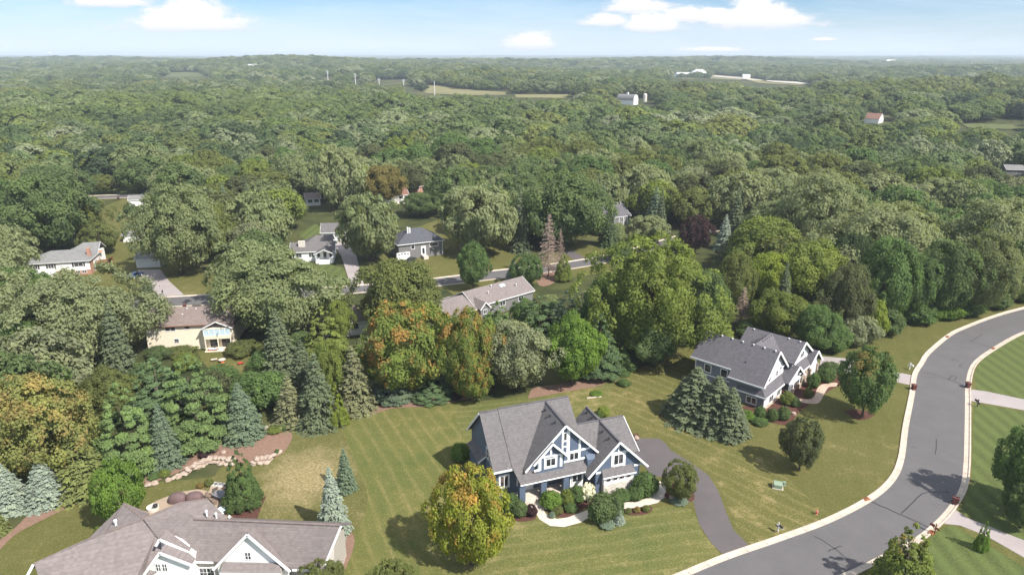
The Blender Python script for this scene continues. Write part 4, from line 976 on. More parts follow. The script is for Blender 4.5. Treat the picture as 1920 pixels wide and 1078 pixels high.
window(H, (Lh * .47, .4, 2.1), F_, 1.3, 1.3, 2, 1); window(H, (Lh * .2, .4, 2.1), F_, 1.6, 1.2, 2, 1); window(H, ((pr0 + pr1) / 2, .4, 1.9), F_, .9, 1.8, 1, 1); window(H, (pr0 + 1.0, .4, 1.9), F_, .8, 1.2, 1, 1); window(H, (pr1 - 1.0, .4, 1.9), F_, 1.0, 1.3, 1, 1)
outbuilding((600, 437), (668, 435), 3.0, 5.4, 8.5, 'detached_garage', 'white garage with grey roof at the head of the long driveway behind the maple', 'roof_a', 'white_side')
# charcoal split level
H, Lh = frame_from((745, 460), (833, 450), 4.9, 'charcoal_house', 'charcoal split level house with dark hipped roof and twin white chimney pipes')
R, Wm, T = MB(), MB(), MB()
gable_block(R, Wm, T, 0, Lh, 0, 10.5, 4.9, 8.4, .5, 'x', 5.5, 5.8)
rf = R.build('roof', M['roof_dark'], H); Wm.build('wall', M['charcoal_side'], H); T.build('fascia', M['white'], H)
ch = MB(); ch.box(4.3, 4.75, 3.6, 4.3, 6.6, 9.2); ch.box(5.0, 5.4, 3.6, 4.3, 6.6, 9.0); ch.build('chimney', M['galv'], rf)
window(H, (Lh * .78, .5, 3.75), F_, 2.6, 1.05, 3, 1, fr=.14); window(H, (Lh * .33, .5, 3.6), F_, 1.0, 1.1, 1, 1, fr=.14)
d = MB(); d.box(Lh * .50, Lh * .60, .36, .49, .9, 3.6); dd = d.build('door', M['white'], H); d = MB(); d.box(Lh * .525, Lh * .575, .33, .358, 1.1, 3.0); d.build('pane', M['glass'], dd)
d = MB(); d.box(Lh * .5, Lh * .6, -2.4, .34, -.1, .9); d.build('front_steps', M['path'], H)
for k in range(3): pass
d = MB(); d.box(-.3, 3.9, .2, .49, -.1, 2.3); gd = d.build('garage_door', M['white'], H)
for k in range(4): d = MB(); d.box(.1 + k * .95, .75 + k * .95, .17, .198, 1.7, 2.0); d.build('pane', M['glass'], gd)
cb = MB(); cb.box(Lh - .55, Lh - .42, .42, .49, 0, 4.8); cb.build('corner_board', M['white'], H)
# long low house behind the autumn maples
H, Lh = frame_from((838, 593), (1003, 546), 3.2, 'long_house', 'long low house with mauve grey roof and skylight between the street and the pines')
R, Wm, T = MB(), MB(), MB()
gable_block(R, Wm, T, 0, Lh * .34, -.8, 10.5, 3.2, 5.3, .4); gable_block(R, Wm, T, Lh * .30, Lh, 0, 10, 3.4, 6.0, .4)
cx = Lh * .36; gable_block(R, Wm, T, cx - 1.6, cx + 1.6, -2.0, 5, 3.3, 4.9, .3, 'y')
rf = R.build('roof', M['roof_c'], H); Wm.build('wall', M['charcoal_side'], H); T.build('fascia', M['white'], H)
sk = MB(); sk.obox((Lh * .72, 3.8, 5.45), (1, 0, 0), (0, .887, .461), (0, -.461, .887), .8, .45, .06); sk.build('skylight', M['cloth'], rf)
vents(rf, [(Lh * .52, 2.6, 4.8), (Lh * .60, 4.2, 5.6), (Lh * .85, 2.6, 4.8)], 1, 0, 'galv', .22, .6)
window(H, (Lh * .84, .4, 2.2), F_, 1.6, 1.1, 2, 1); window(H, (Lh * .62, .4, 2.2), F_, 1.6, 1.1, 2, 1); window(H, (cx, -1.7, 2.4), F_, .9, 1.0, 2, 1)
# house nearly hidden behind the autumn maple
H, Lh = frame_from((640, 608), (700, 600), 3.2, 'tan_house', 'tan roofed house mostly hidden behind the orange tinged maple')
R, Wm, T = MB(), MB(), MB()
gable_block(R, Wm, T, -4, Lh + 1, 0, 9, 3.2, 5.6, .4); rf = R.build('roof', M['roof_e'], H); Wm.build('wall', M['white_side'], H); T.build('fascia', M['white'], H)
window(H, (3, .4, 2.1), F_, 1.5, 1.1, 2, 1)
# little grey house with white porch posts
H, Lh = frame_from((1152, 408), (1184, 404), 3.4, 'small_grey_house', 'small grey roofed house with white porch posts between dark pines')
R, Wm, T = MB(), MB(), MB()
gable_block(R, Wm, T, -4, Lh, 0, 12, 3.4, 6.8, .3, 'x'); rf = R.build('roof', M['roof_b'], H); Wm.build('wall', M['charcoal_side'], H); T.build('fascia', M['white'], H)
pt = MB()
for k in range(4): pt.box(.2 + k * 1.9, .42 + k * 1.9, .05, .27, -.1, 3.3)
pt.each('porch_post', M['white'], H); vents(rf, [(Lh - 2.2, 6, 6.6), (Lh - .8, 6, 6.6)], 1, 0, 'galv', .3, .7); window(H, (4, .3, 2), F_, 1.4, 1.2, 2, 1)
# far houses: (left px, right px, eave row, ze, zr, depth, roof, wall, name, label, cat)
FAR = [((715, 370), (768, 365), 3.0, 5.5, 9, 'roof_red', 'white_side', 'red_roofed_house', 'red roofed house beyond the orange tree at centre'),
       ((755, 353), (795, 349), 3.0, 5.2, 9, 'roof_red', 'brick', 'brown_roofed_house', 'brown roofed house right of the orange tree, behind the red roofed one'),
       ((178, 342), (218, 338), 3.0, 5.5, 9, 'roof_e', 'cream_side', 'brown_house', 'brown roofed house across the back street behind a small round tree'),
       ((1887, 318), (1945, 320), 3.2, 5.2, 9, 'roof_d', 'charcoal_side', 'grey_roofed_house', 'low grey roofed house at the right edge of the woods'),
       ((572, 374), (602, 372), 3, 5.0, 8, 'roof_e', 'white_side', 'pale_house', 'pale house glimpsed between maples left of centre')]
for pL, pR, ze, zr, dep, rm, wm, nm, lb in FAR:
    H, Lh = frame_from(pL, pR, ze, nm, lb); R, Wm, T = MB(), MB(), MB(); gable_block(R, Wm, T, 0, Lh, 0, dep, ze, zr, .4)
    R.build('roof', M[rm], H); Wm.build('wall', M[wm], H); T.build('fascia', M['white'], H)
    window(H, (Lh * .3, .4, 2), F_, 1.6, 1.2, 2, 1); window(H, (Lh * .7, .4, 2), F_, 1.6, 1.2, 2, 1)
def on_terrain(px, py, zoff=0):
    z = 0
    for _ in range(40): x, y = G(px, py, z + zoff); z = .5 * z + .5 * hgt(x, y)
    return x, y, z
def far_building(px, py, w, d, hh, zr, name, label, cat, roofm, wallm, rz=0.0, axis='x'):
    x, y, z = on_terrain(px, py); H = empty(name, (x, y, z), rz, label, cat); R, Wm, T = MB(), MB(), MB()
    gable_block(R, Wm, T, -w / 2, w / 2, 0, d, hh, zr, .3, axis, base=-4); R.build('roof', M[roofm], H); Wm.build('wall', M[wallm], H); T.build('fascia', M['white'], H); return H
far_building(1652, 231, 14, 12, 3.6, 7.8, 'red_roofed_house', 'house with a broad red brown roof at the foot of the wooded hill', 'house', 'roof_red', 'white_side', R_(48), 'y')
far_building(1295, 148, 72, 30, 10, 16, 'white_shed', 'long white industrial shed beside the distant gravel yard', 'shed', 'galv', 'white_side', R_(8))
far_building(1316, 146, 34, 24, 15, 22, 'white_shed', 'taller white industrial shed right beside the long one', 'shed', 'galv', 'white_side', R_(30), 'y')
far_building(473, 135, 24, 16, 9, 19, 'pale_farmhouse', 'pale building in the hills left of the pylons', 'house', 'galv', 'white_side')
far_building(1037, 126, 24, 14, 10, 17, 'pale_farmhouse', 'pale farm building on the far plain above the tan field', 'house', 'galv', 'white_side')
far_building(1258, 126, 24, 14, 10, 16, 'pale_farmhouse', 'pale farm building on the far plain above the industrial sheds', 'house', 'galv', 'white_side')
far_building(1671, 121, 50, 24, 16, 24, 'pale_farmhouse', 'wide white building far off at the right', 'house', 'white', 'white_side')
far_building(95, 144, 24, 14, 9, 14, 'pale_farmhouse', 'white house on the wooded plain at far left', 'house', 'galv', 'white_side')
far_building(117, 185, 10, 9, 9, 13, 'pale_farmhouse', 'small white house among the trees at left, nearest of the pale ones', 'house', 'galv', 'white_side')
far_building(1400, 148, 20, 12, 6, 11, 'pale_farmhouse', 'small white house behind the distant road', 'house', 'galv', 'white_side')
# barn with curved roof
x, y, z = on_terrain(1176, 196); H = empty('barn', (x, y, z), R_(-38), 'white barn with rounded grey roof rising from the woods', 'barn')
prof = [(-5.5, 5)] + [(5.5 * math.cos(math.pi - t), 5 + 6.2 * math.sin(t)) for t in np.linspace(.12, math.pi - .12, 13)] + [(5.5, 5)]
mb = MB(); mb.extr([(-5.2, -4), (5.2, -4), (5.2, 5)] + [(c * .94, 5 + (z_ - 5) * .95) for c, z_ in reversed(prof[1:-1])] + [(-5.2, 5)], 0, -11, 11); mb.build('wall', M['white_side'], H)
mb = MB(); mb.extr(prof, 0, -10.9, 10.6); mb.build('roof', M['roof_d'], H)
mb = MB(); mb.box(-1, 1, -1, 1, 10.8, 13.2); mb.build('cupola', M['white'], H)
x, y, z = on_terrain(1209, 191); H = empty('silo', (x, y, z), 0, 'round tan silo beside the white barn', 'silo'); mb = MB(); mb.lathe((0, 0, -3), [(2.4, 0), (2.4, 11), (1.8, 12), (.3, 12.5)], 16); mb.build('tank', M['stone_pale'], H)
# water tower
x, y, z = on_terrain(95, 110.5); H = empty('water_tower', (x, y, z), 0, 'white water tower standing on the horizon at far left', 'water tower')
mb = MB(); mb.lathe((0, 0, -5), [(7, 0), (5, 12), (5, 44), (14, 50), (17, 57), (14, 64), (5, 68)], 16); mb.build('tank', M['white'], H)
# power pylons
PY = [(615, 151, 17, 'leftmost white power pole in the distant row'), (667, 159, 19, 'white power pole second from the left in the distant row'), (711, 158.5, 10, 'short power pole in the middle of the distant row'), (757, 160.5, 10, 'power pole second from the right in the distant row'), (815, 179, 25, 'tallest white pole standing before the tan field')]
for px, py, hpx, lb in PY:
    x, y, z = on_terrain(px, py); hh = hpx / CF * y; H = empty('power_pole', (x, y, z), 0, lb, 'power pole', 'power poles crossing the woods')
    r = y / CF * 1.0; mb = MB(); mb.cyl((0, 0, -3), r * .8, r * .45, hh + 3, 8); mb.build('pole', M['galv'], H)
    if px != 815:
        mb = MB()
        for k, w in ((.95, 2.2), (.8, 2.8), (.65, 2.2)): mb.box(-w * r, w * r, -.3, .3, hh * k, hh * k + r * .5)
        mb.build('crossarm', M['galv'], H)
# ================================================================== TREES
rng = np.random.default_rng(11)
def rot_leaves(pos, nrm, w, h, upv, rnd, leaf, clump, name, cup=.0):
    """one quad per leaf, given centres, normals and sizes"""
    n = len(pos)
    nrm = nrm / np.linalg.norm(nrm, axis=1, keepdims=True)
    t = upv - nrm * np.sum(upv * nrm, axis=1, keepdims=True) + rnd.normal(0, .25, (n, 3)); t -= nrm * np.sum(t * nrm, axis=1, keepdims=True)
    t /= np.linalg.norm(t, axis=1, keepdims=True) + 1e-9; b = np.cross(nrm, t)
    w = np.broadcast_to(w, (n,))[:, None] / 2; h = np.broadcast_to(h, (n,))[:, None] / 2
    # rhombus-like leaf spray: four points, narrower at tip
    v = np.stack([pos - t * h, pos + b * w - t * h * .1, pos + t * h, pos - b * w + t * h * .1], axis=1).reshape(-1, 3)
    me = bpy.data.meshes.new(name); me.vertices.add(4 * n); me.vertices.foreach_set('co', v.astype(np.float32).ravel())
    me.loops.add(4 * n); me.loops.foreach_set('vertex_index', np.arange(4 * n, dtype=np.int32))
    me.polygons.add(n); me.polygons.foreach_set('loop_start', np.arange(0, 4 * n, 4, dtype=np.int32)); me.polygons.foreach_set('loop_total', np.full(n, 4, dtype=np.int32))
    me.update(); 
    for nm, arr in (('leaf', leaf), ('clump', clump)):
        a = me.attributes.new(nm, 'FLOAT', 'FACE'); a.data.foreach_set('value', arr.astype(np.float32))
    return me
def unit(rnd, n):
    d = rnd.normal(0, 1, (n, 3)); return d / np.linalg.norm(d, axis=1, keepdims=True)
def clumps_mesh(name, C, CR, CD, n, lw, lh, rnd, flat=1.0, outw=.9, upb=.25, jit=.40, shell=(.7, 1.08)):
    """C centres, CR radii, CD outward directions"""
    C, CR, CD = np.array(C), np.array(CR), np.array(CD); p = CR ** 2; p = p / p.sum(); idx = rnd.choice(len(C), n, p=p)
    d = unit(rnd, n) + CD[idx] * outw + np.array([0, 0, upb]); d /= np.linalg.norm(d, axis=1, keepdims=True)
    rr = rnd.uniform(shell[0], shell[1], n) * (1 + .10 * rnd.normal(0, 1, n))
    off = d * (CR[idx] * rr)[:, None]; off[:, 2] *= flat
    pos = C[idx] + off; nrm = d + rnd.normal(0, jit, (n, 3)); nrm[:, 2] += .15
    s = rnd.uniform(.7, 1.25, n); up = d * .6 + np.array([0, 0, .8])
    cl = rnd.random(len(C))[idx]
    return rot_leaves(pos, nrm, lw * s, lh * s, up, rnd, rnd.random(n), cl, name)
def round_crown(name, seed, R, Hh, base, ncl, n, lw, lh, crf=(.20, .32), wide=.42, rough=.16, lobes=9, lobe=.26, **kw):
    rnd = np.random.default_rng(seed); C, CR, CD = [], [], []
    zc = base + (Hh - base) * wide; up = Hh - zc; dn = zc - base
    ph = rnd.uniform(0, 6.28, 6); ga = math.pi * (3 - 5 ** .5)
    lob = unit(rnd, lobes); lob[:, 2] = np.abs(lob[:, 2]) * .9 - .15; lob /= np.linalg.norm(lob, axis=1, keepdims=True)
    for i in range(ncl):
        t = (i + .5) / ncl; z = 1 - 1.85 * t; a = i * ga + rnd.uniform(-.3, .3); r = math.sqrt(max(0, 1 - z * z))
        d = np.array([r * math.cos(a), r * math.sin(a), z])
        k = 1 + rough * (math.sin(2 * a + ph[0]) * .6 + math.sin(3 * a + ph[1] + 2 * z) * .5 + math.sin(5 * a + ph[2]) * .35) + rnd.normal(0, .07) - lobe * .5 + lobe * float(np.max(np.exp(-(1 - lob @ d) / .11)))
        cr = R * rnd.uniform(*crf)
        p = np.array([d[0] * R * k, d[1] * R * k, zc + d[2] * (up if z > 0 else dn) * (1 + rnd.normal(0, .05))])
        q = p - d * cr * .95
        C.append(q); CR.append(cr); CD.append(d)
    # inner fill so the crown is not hollow
    for i in range(ncl // 4):
        d = unit(rnd, 1)[0]; C.append(np.array([0, 0, zc]) + d * np.array([R * .45, R * .45, up * .45])); CR.append(R * .3); CD.append(d)
    return clumps_mesh(name, C, CR, CD, n, lw, lh, rnd, **kw)
def cone_crown(name, seed, R, Hh, base, levels, n, lw, lh, flat=.45, pw=.8, cr0=.30, tip=.1, **kw):
    rnd = np.random.default_rng(seed); C, CR, CD = [], [], []
    for j in range(levels):
        t = j / (levels - 1); z = base + (Hh - base) * t; r = R * ((1 - t) ** pw) * rnd.uniform(.85, 1.1) + R * tip * .3; k = max(1, int(3 + 7 * (1 - t)))
        for i in range(k):
            a = 2 * math.pi * (i + rnd.uniform(-.25, .25)) / k + j * 1.3; cr = max(R * cr0 * (1 - t * .75), R * .1) * rnd.uniform(.8, 1.2); q = max(r - cr * .7, 0)
            C.append((q * math.cos(a), q * math.sin(a), z + rnd.normal(0, .02 * Hh))); CR.append(cr); CD.append((math.cos(a), math.sin(a), .3))
    return clumps_mesh(name, C, CR, CD, n, lw, lh, rnd, flat=flat, **kw)
def spruce_crown(name, seed, R, Hh, base=.3, levels=26, dens=1.0, lw=.22, lh=.42, droop=.25, pw=.85, gap=.0):
    rnd = np.random.default_rng(seed); pos, nrm, up, cl = [], [], [], []
    for j in range(levels):
        t = (j + rnd.uniform(-.3, .3)) / levels; t = min(max(t, 0), .985); z0 = base + (Hh - base) * t; r = R * (1 - t) ** pw * rnd.uniform(.86, 1.08) + .06
        nb = max(4, int((5 + r * 5.5) * dens)); a0 = rnd.uniform(0, 6.28)
        for b in range(nb):
            a = a0 + 2 * math.pi * (b + rnd.uniform(-.3, .3)) / nb; rb = r * rnd.uniform(.78, 1.12); c, s = math.cos(a), math.sin(a); c0 = rnd.random()
            if rnd.random() < gap: continue
            ns = max(2, int(rb / (lh * .42)))
            for k in range(ns):
                f = .25 + .78 * (k + rnd.uniform(0, .8)) / ns; rr = rb * f; zz = z0 - droop * rb * f * f + .12 * rb * f
                sw = rb * .26 * (1.1 - f) + lh * .25
                for m in (-1, 0, 1):
                    o = m * sw * rnd.uniform(.5, 1.1)
                    pos.append((c * rr - s * o, s * rr + c * o, zz + rnd.normal(0, .03) - abs(m) * .05)); nrm.append((c * .45 + rnd.normal(0, .35), s * .45 + rnd.normal(0, .35), .85)); up.append((c - s * m * .7, s + c * m * .7, -.25)); cl.append(c0)
    n = len(pos); pos = np.array(pos); s = rnd.uniform(.75, 1.25, n)
    return rot_leaves(pos, np.array(nrm), lw * s, lh * s, np.array(up), rnd, rnd.random(n), np.array(cl), name)
def trunk_mesh(name, Hh, r, seed, limbs=5, spread=.5, lean=.0, first=.25, R=None):
    rr = random.Random(seed); mb = MB(); R = R or Hh * .4
    mb.tube([(0, 0, -.3), (rr.uniform(-.1, .1), rr.uniform(-.1, .1), Hh * .3), (rr.uniform(-.3, .3), rr.uniform(-.3, .3), Hh * .6), (rr.uniform(-.4, .4), rr.uniform(-.4, .4), Hh * .86)], [r * 1.25, r * .85, r * .5, r * .12], 8)
    for i in range(limbs):
        a = 6.28 * i / limbs + rr.uniform(-.4, .4); z = Hh * (first + .4 * i / limbs); L_ = R * rr.uniform(.6, .85)
        mb.tube([(0, 0, z), (L_ * .5 * math.cos(a), L_ * .5 * math.sin(a), z + L_ * .45), (L_ * math.cos(a + .2), L_ * math.sin(a + .2), z + L_ * .8)], [r * .42, r * .28, r * .06], 6)
    return mb.mesh(name, True)
def dead_mesh(name, Hh, R, seed):
    rr = random.Random(seed); mb = MB()
    for i in range(230):
        t = .12 + .86 * i / 230; z = Hh * t; a = rr.uniform(0, 6.28); L_ = R * (1 - t) ** .8 * rr.uniform(.7, 1.1) + .3; p = (0, 0, z); q = (L_ * math.cos(a), L_ * math.sin(a), z - L_ * .1 + rr.uniform(-.1, .3)); mb.tube([p, q], [.09, .02], 4)
        for k in range(4):
            f = rr.uniform(.35, .95); b = a + rr.choice((-.9, .9)); o = (q[0] * f, q[1] * f, p[2] + (q[2] - p[2]) * f); l2 = L_ * .3; mb.tube([o, (o[0] + l2 * math.cos(b), o[1] + l2 * math.sin(b), o[2] + rr.uniform(-.35, .1))], [.05, .015], 3)
    return mb.mesh(name)

# kinds: (crown meshes, trunk mesh, nominal radius, nominal height, material)
KIND = {}
def kind(k, crowns, trunk, R, Hh, mat, bark='bark', crown_name='crown'):
    for c in crowns: c.materials.append(M[mat])
    trunk.materials.append(M[bark]); KIND[k] = (crowns, trunk, R, Hh, crown_name)
kind('maple', [round_crown('maple_crown', s, 9, 18, 2.2, 78, 22000, .42, .55, jit=.36, crf=(.15, .33), rough=.22) for s in (1, 2, 3)], trunk_mesh('maple_trunk', 16, .45, 1), 9, 18, 'leaf')
kind('silver', [round_crown('silver_crown', s, 10, 19, 2.2, 74, 30000, .32, .60, crf=(.14, .31), rough=.26, jit=.34, upb=.5, shell=(.6, 1.22)) for s in (4, 5, 6)], trunk_mesh('silver_trunk', 17, .6, 2, 7), 10, 19, 'leaf_silver')
kind('bigsilver', [round_crown('silver_crown', 60, 15, 21, 1.5, 130, 48000, .36, .68, crf=(.09, .22), rough=.26, jit=.34, upb=.5, shell=(.6, 1.2))], trunk_mesh('silver_trunk', 19, .7, 12, 9), 15, 21, 'leaf_silver')
kind('cottonwood', [round_crown('cottonwood_crown', 7, 13, 27, 1.5, 150, 42000, .44, .50, crf=(.08, .19), rough=.26, lobes=16, lobe=.4, wide=.45)], trunk_mesh('cottonwood_trunk', 25, .8, 3, 9), 13, 27, 'leaf')
kind('yard', [round_crown('yard_crown', s, 4, 8, 1.0, 62, 14000, .22, .30, crf=(.16, .33), rough=.16) for s in (8, 9)], trunk_mesh('yard_trunk', 7, .16, 4), 4, 8, 'leaf')
kind('autumn', [round_crown('autumn_crown', s, 6, 12.5, 1.0, 95, 24000, .28, .36, crf=(.14, .28), rough=.14, lobe=.14) for s in (10, 11)], trunk_mesh('autumn_trunk', 11, .28, 5), 6, 12.5, 'leaf_autumn')
kind('orange', [round_crown('orange_crown', s, 9, 17, 1.5, 95, 25000, .38, .48, crf=(.12, .27), rough=.28) for s in (12, 13)], trunk_mesh('orange_trunk', 15, .4, 6), 9, 17, 'leaf_orange')
kind('oval', [cone_crown('oval_crown', s, 3.6, 10, 1.2, 11, 12000, .24, .34, flat=.9, pw=.55, cr0=.36) for s in (14, 15)], trunk_mesh('oval_trunk', 9, .16, 7), 3.6, 10, 'leaf')
kind('spruce', [spruce_crown('spruce_crown', s, 3.3, 11, levels=30) for s in (16, 17)], trunk_mesh('spruce_trunk', 10.5, .2, 8, 0), 3.3, 11, 'needle')
kind('thin_spruce', [spruce_crown('thin_spruce_crown', 18, 3.3, 13, levels=24, dens=.75, gap=.12, droop=.4, lh=.5)], trunk_mesh('thin_spruce_trunk', 12.6, .2, 9, 0), 3.3, 13, 'needle', 'bark_grey')
kind('pine', [cone_crown('pine_crown', s, 5, 14, 1.2, 14, 27000, .17, .50, flat=.45, pw=.62, cr0=.34, upb=.6, jit=.6) for s in (19, 20)], trunk_mesh('pine_trunk', 13, .28, 10, 3), 5, 14, 'needle')
kind('dead', [dead_mesh('bare_branches', 17, 4.2, 21)], trunk_mesh('dead_trunk', 16.5, .22, 11, 0), 4.2, 17, 'deadwood', 'deadwood', 'branches')
kind('bush', [round_crown('bush_crown', s, 1.2, 1.9, .0, 40, 3600, .13, .17, lobe=.08, crf=(.3, .45), rough=.05, wide=.4) for s in (22, 23)], trunk_mesh('bush_stem', 1.5, .05, 12, 3), 1.2, 1.9, 'leaf')
kind('scrub', [round_crown('scrub_crown', s, 3.2, 5.5, .0, 55, 7000, .26, .36, crf=(.24, .40), rough=.25, wide=.4) for s in (24, 25)], trunk_mesh('scrub_stem', 4.5, .1, 13, 4), 3.2, 5.5, 'leaf')
kind('mid', [round_crown('broad_crown', s, 9, 17, 2.0, 62, 9500, .62, .82, rough=.24, crf=(.15, .34), jit=.36) for s in (26, 27, 28, 29)], trunk_mesh('broad_trunk', 15, .4, 14), 9, 17, 'leaf')
kind('mid_silver', [round_crown('pale_crown', s, 9.5, 17, 2.0, 60, 10500, .5, 1.2, crf=(.14, .32), rough=.26, jit=.34, upb=.5, shell=(.6, 1.2)) for s in (30, 31)], trunk_mesh('pale_trunk', 15, .5, 15), 9.5, 17, 'leaf_silver')
kind('flowerbush', [round_crown('hydrangea_crown', 32, 1.2, 1.9, 0, 46, 1500, .2, .22, crf=(.2, .3), rough=.05)], trunk_mesh('hydrangea_stem', 1.5, .05, 16, 3), 1.2, 1.9, 'flower')
# colours (linear albedo)
CC = dict(silver=(.205, .225, .115), silverd=(.155, .185, .078), mid=(.088, .126, .042), green=(.080, .130, .036), bright=(.11, .18, .024), yg=(.135, .168, .032), olive=(.112, .128, .034), dark=(.078, .09, .035), deep=(.045, .07, .025),
          gold=(.185, .195, .055), aut=(.125, .165, .03), blue=(.19, .225, .18), bluegreen=(.09, .125, .075), pine=(.072, .115, .045), pinel=(.10, .15, .045), tan=(.125, .128, .062), darksp=(.078, .098, .05), plum=(.042, .016, .022), grey=(.185, .20, .11), dead=(.3, .2, .15), sprg=(.088, .108, .056), lime=(.16, .20, .025), white=(.62, .60, .46), sage=(.17, .22, .16), rust=(.20, .145, .04))
TREES = []       # (x, y, radius)
TREEINFO = []
rt = random.Random(3)
def put(k, x, y, width, height, col, label=None, cat='tree', group=None, z=0.0, name=None, var=None, record=True):
    crowns, trunk, R0, H0, cn = KIND[k]
    nm = name or {'maple': 'maple_tree', 'silver': 'silver_maple_tree', 'bigsilver': 'silver_maple_tree', 'cottonwood': 'cottonwood_tree', 'yard': 'round_tree', 'autumn': 'maple_tree', 'orange': 'maple_tree', 'oval': 'oval_tree', 'spruce': 'spruce_tree', 'thin_spruce': 'spruce_tree', 'pine': 'pine_tree', 'dead': 'dead_spruce',
                  'bush': 'bush', 'scrub': 'scrub_bush', 'mid': 'broadleaf_tree', 'mid_silver': 'silver_maple_tree', 'flowerbush': 'hydrangea_bush'}[k]
    e = empty(nm, (x, y, z), rt.uniform(0, 6.28)); sx = width / (2 * R0); sz = height / H0
    c = bpy.data.objects.new(cn, crowns[rt.randrange(len(crowns)) if var is None else var]); COL.objects.link(c); c.parent = e; c.scale = (sx, sx * rt.uniform(.92, 1.08), sz)
    col = CC[col] if isinstance(col, str) else col; f = rt.uniform(.93, 1.07); c.color = (col[0] * f, col[1] * f, col[2] * f, 1)
    t = bpy.data.objects.new('trunk' if k not in ('bush', 'scrub', 'flowerbush') else 'stem', trunk); COL.objects.link(t); t.parent = e; t.scale = (sx, sx, sz)
    tag(e, label, cat, group)
    if record: TREES.append((x, y, width / 2)); 
    TREEINFO.append((e, x, y, height, width, k)); return e
def pxtree(k, cx, top, base, wpx, col, label=None, **kw):
    """place by ground contact row, crown top row and crown width read from the photograph"""
    base -= {'spruce': .42, 'thin_spruce': .42, 'pine': .45, 'bush': .36, 'scrub': .36, 'flowerbush': .36, 'oval': .28, 'autumn': .3, 'yard': 0, 'dead': 0}.get(k, .2) * wpx / 2 * (.6 + .4 * min(1, base / 900))
    lo, hi = G(cx, base, 0), None; x, y = lo
    f = y * cp_ + CH * sp_
    h = 1.0
    a, b = .3, 45.0
    for _ in range(40):
        h = (a + b) / 2
        if J(x, y, h)[1] > top: a = h
        else: b = h
    f2 = y * cp_ - (h * .45 - CH) * sp_
    if k in ('maple', 'silver', 'bigsilver', 'cottonwood', 'yard', 'autumn', 'orange', 'mid', 'mid_silver'): wpx *= .95
    return put(k, x, y, wpx / CF * f2, h * .97, col, label, **kw)
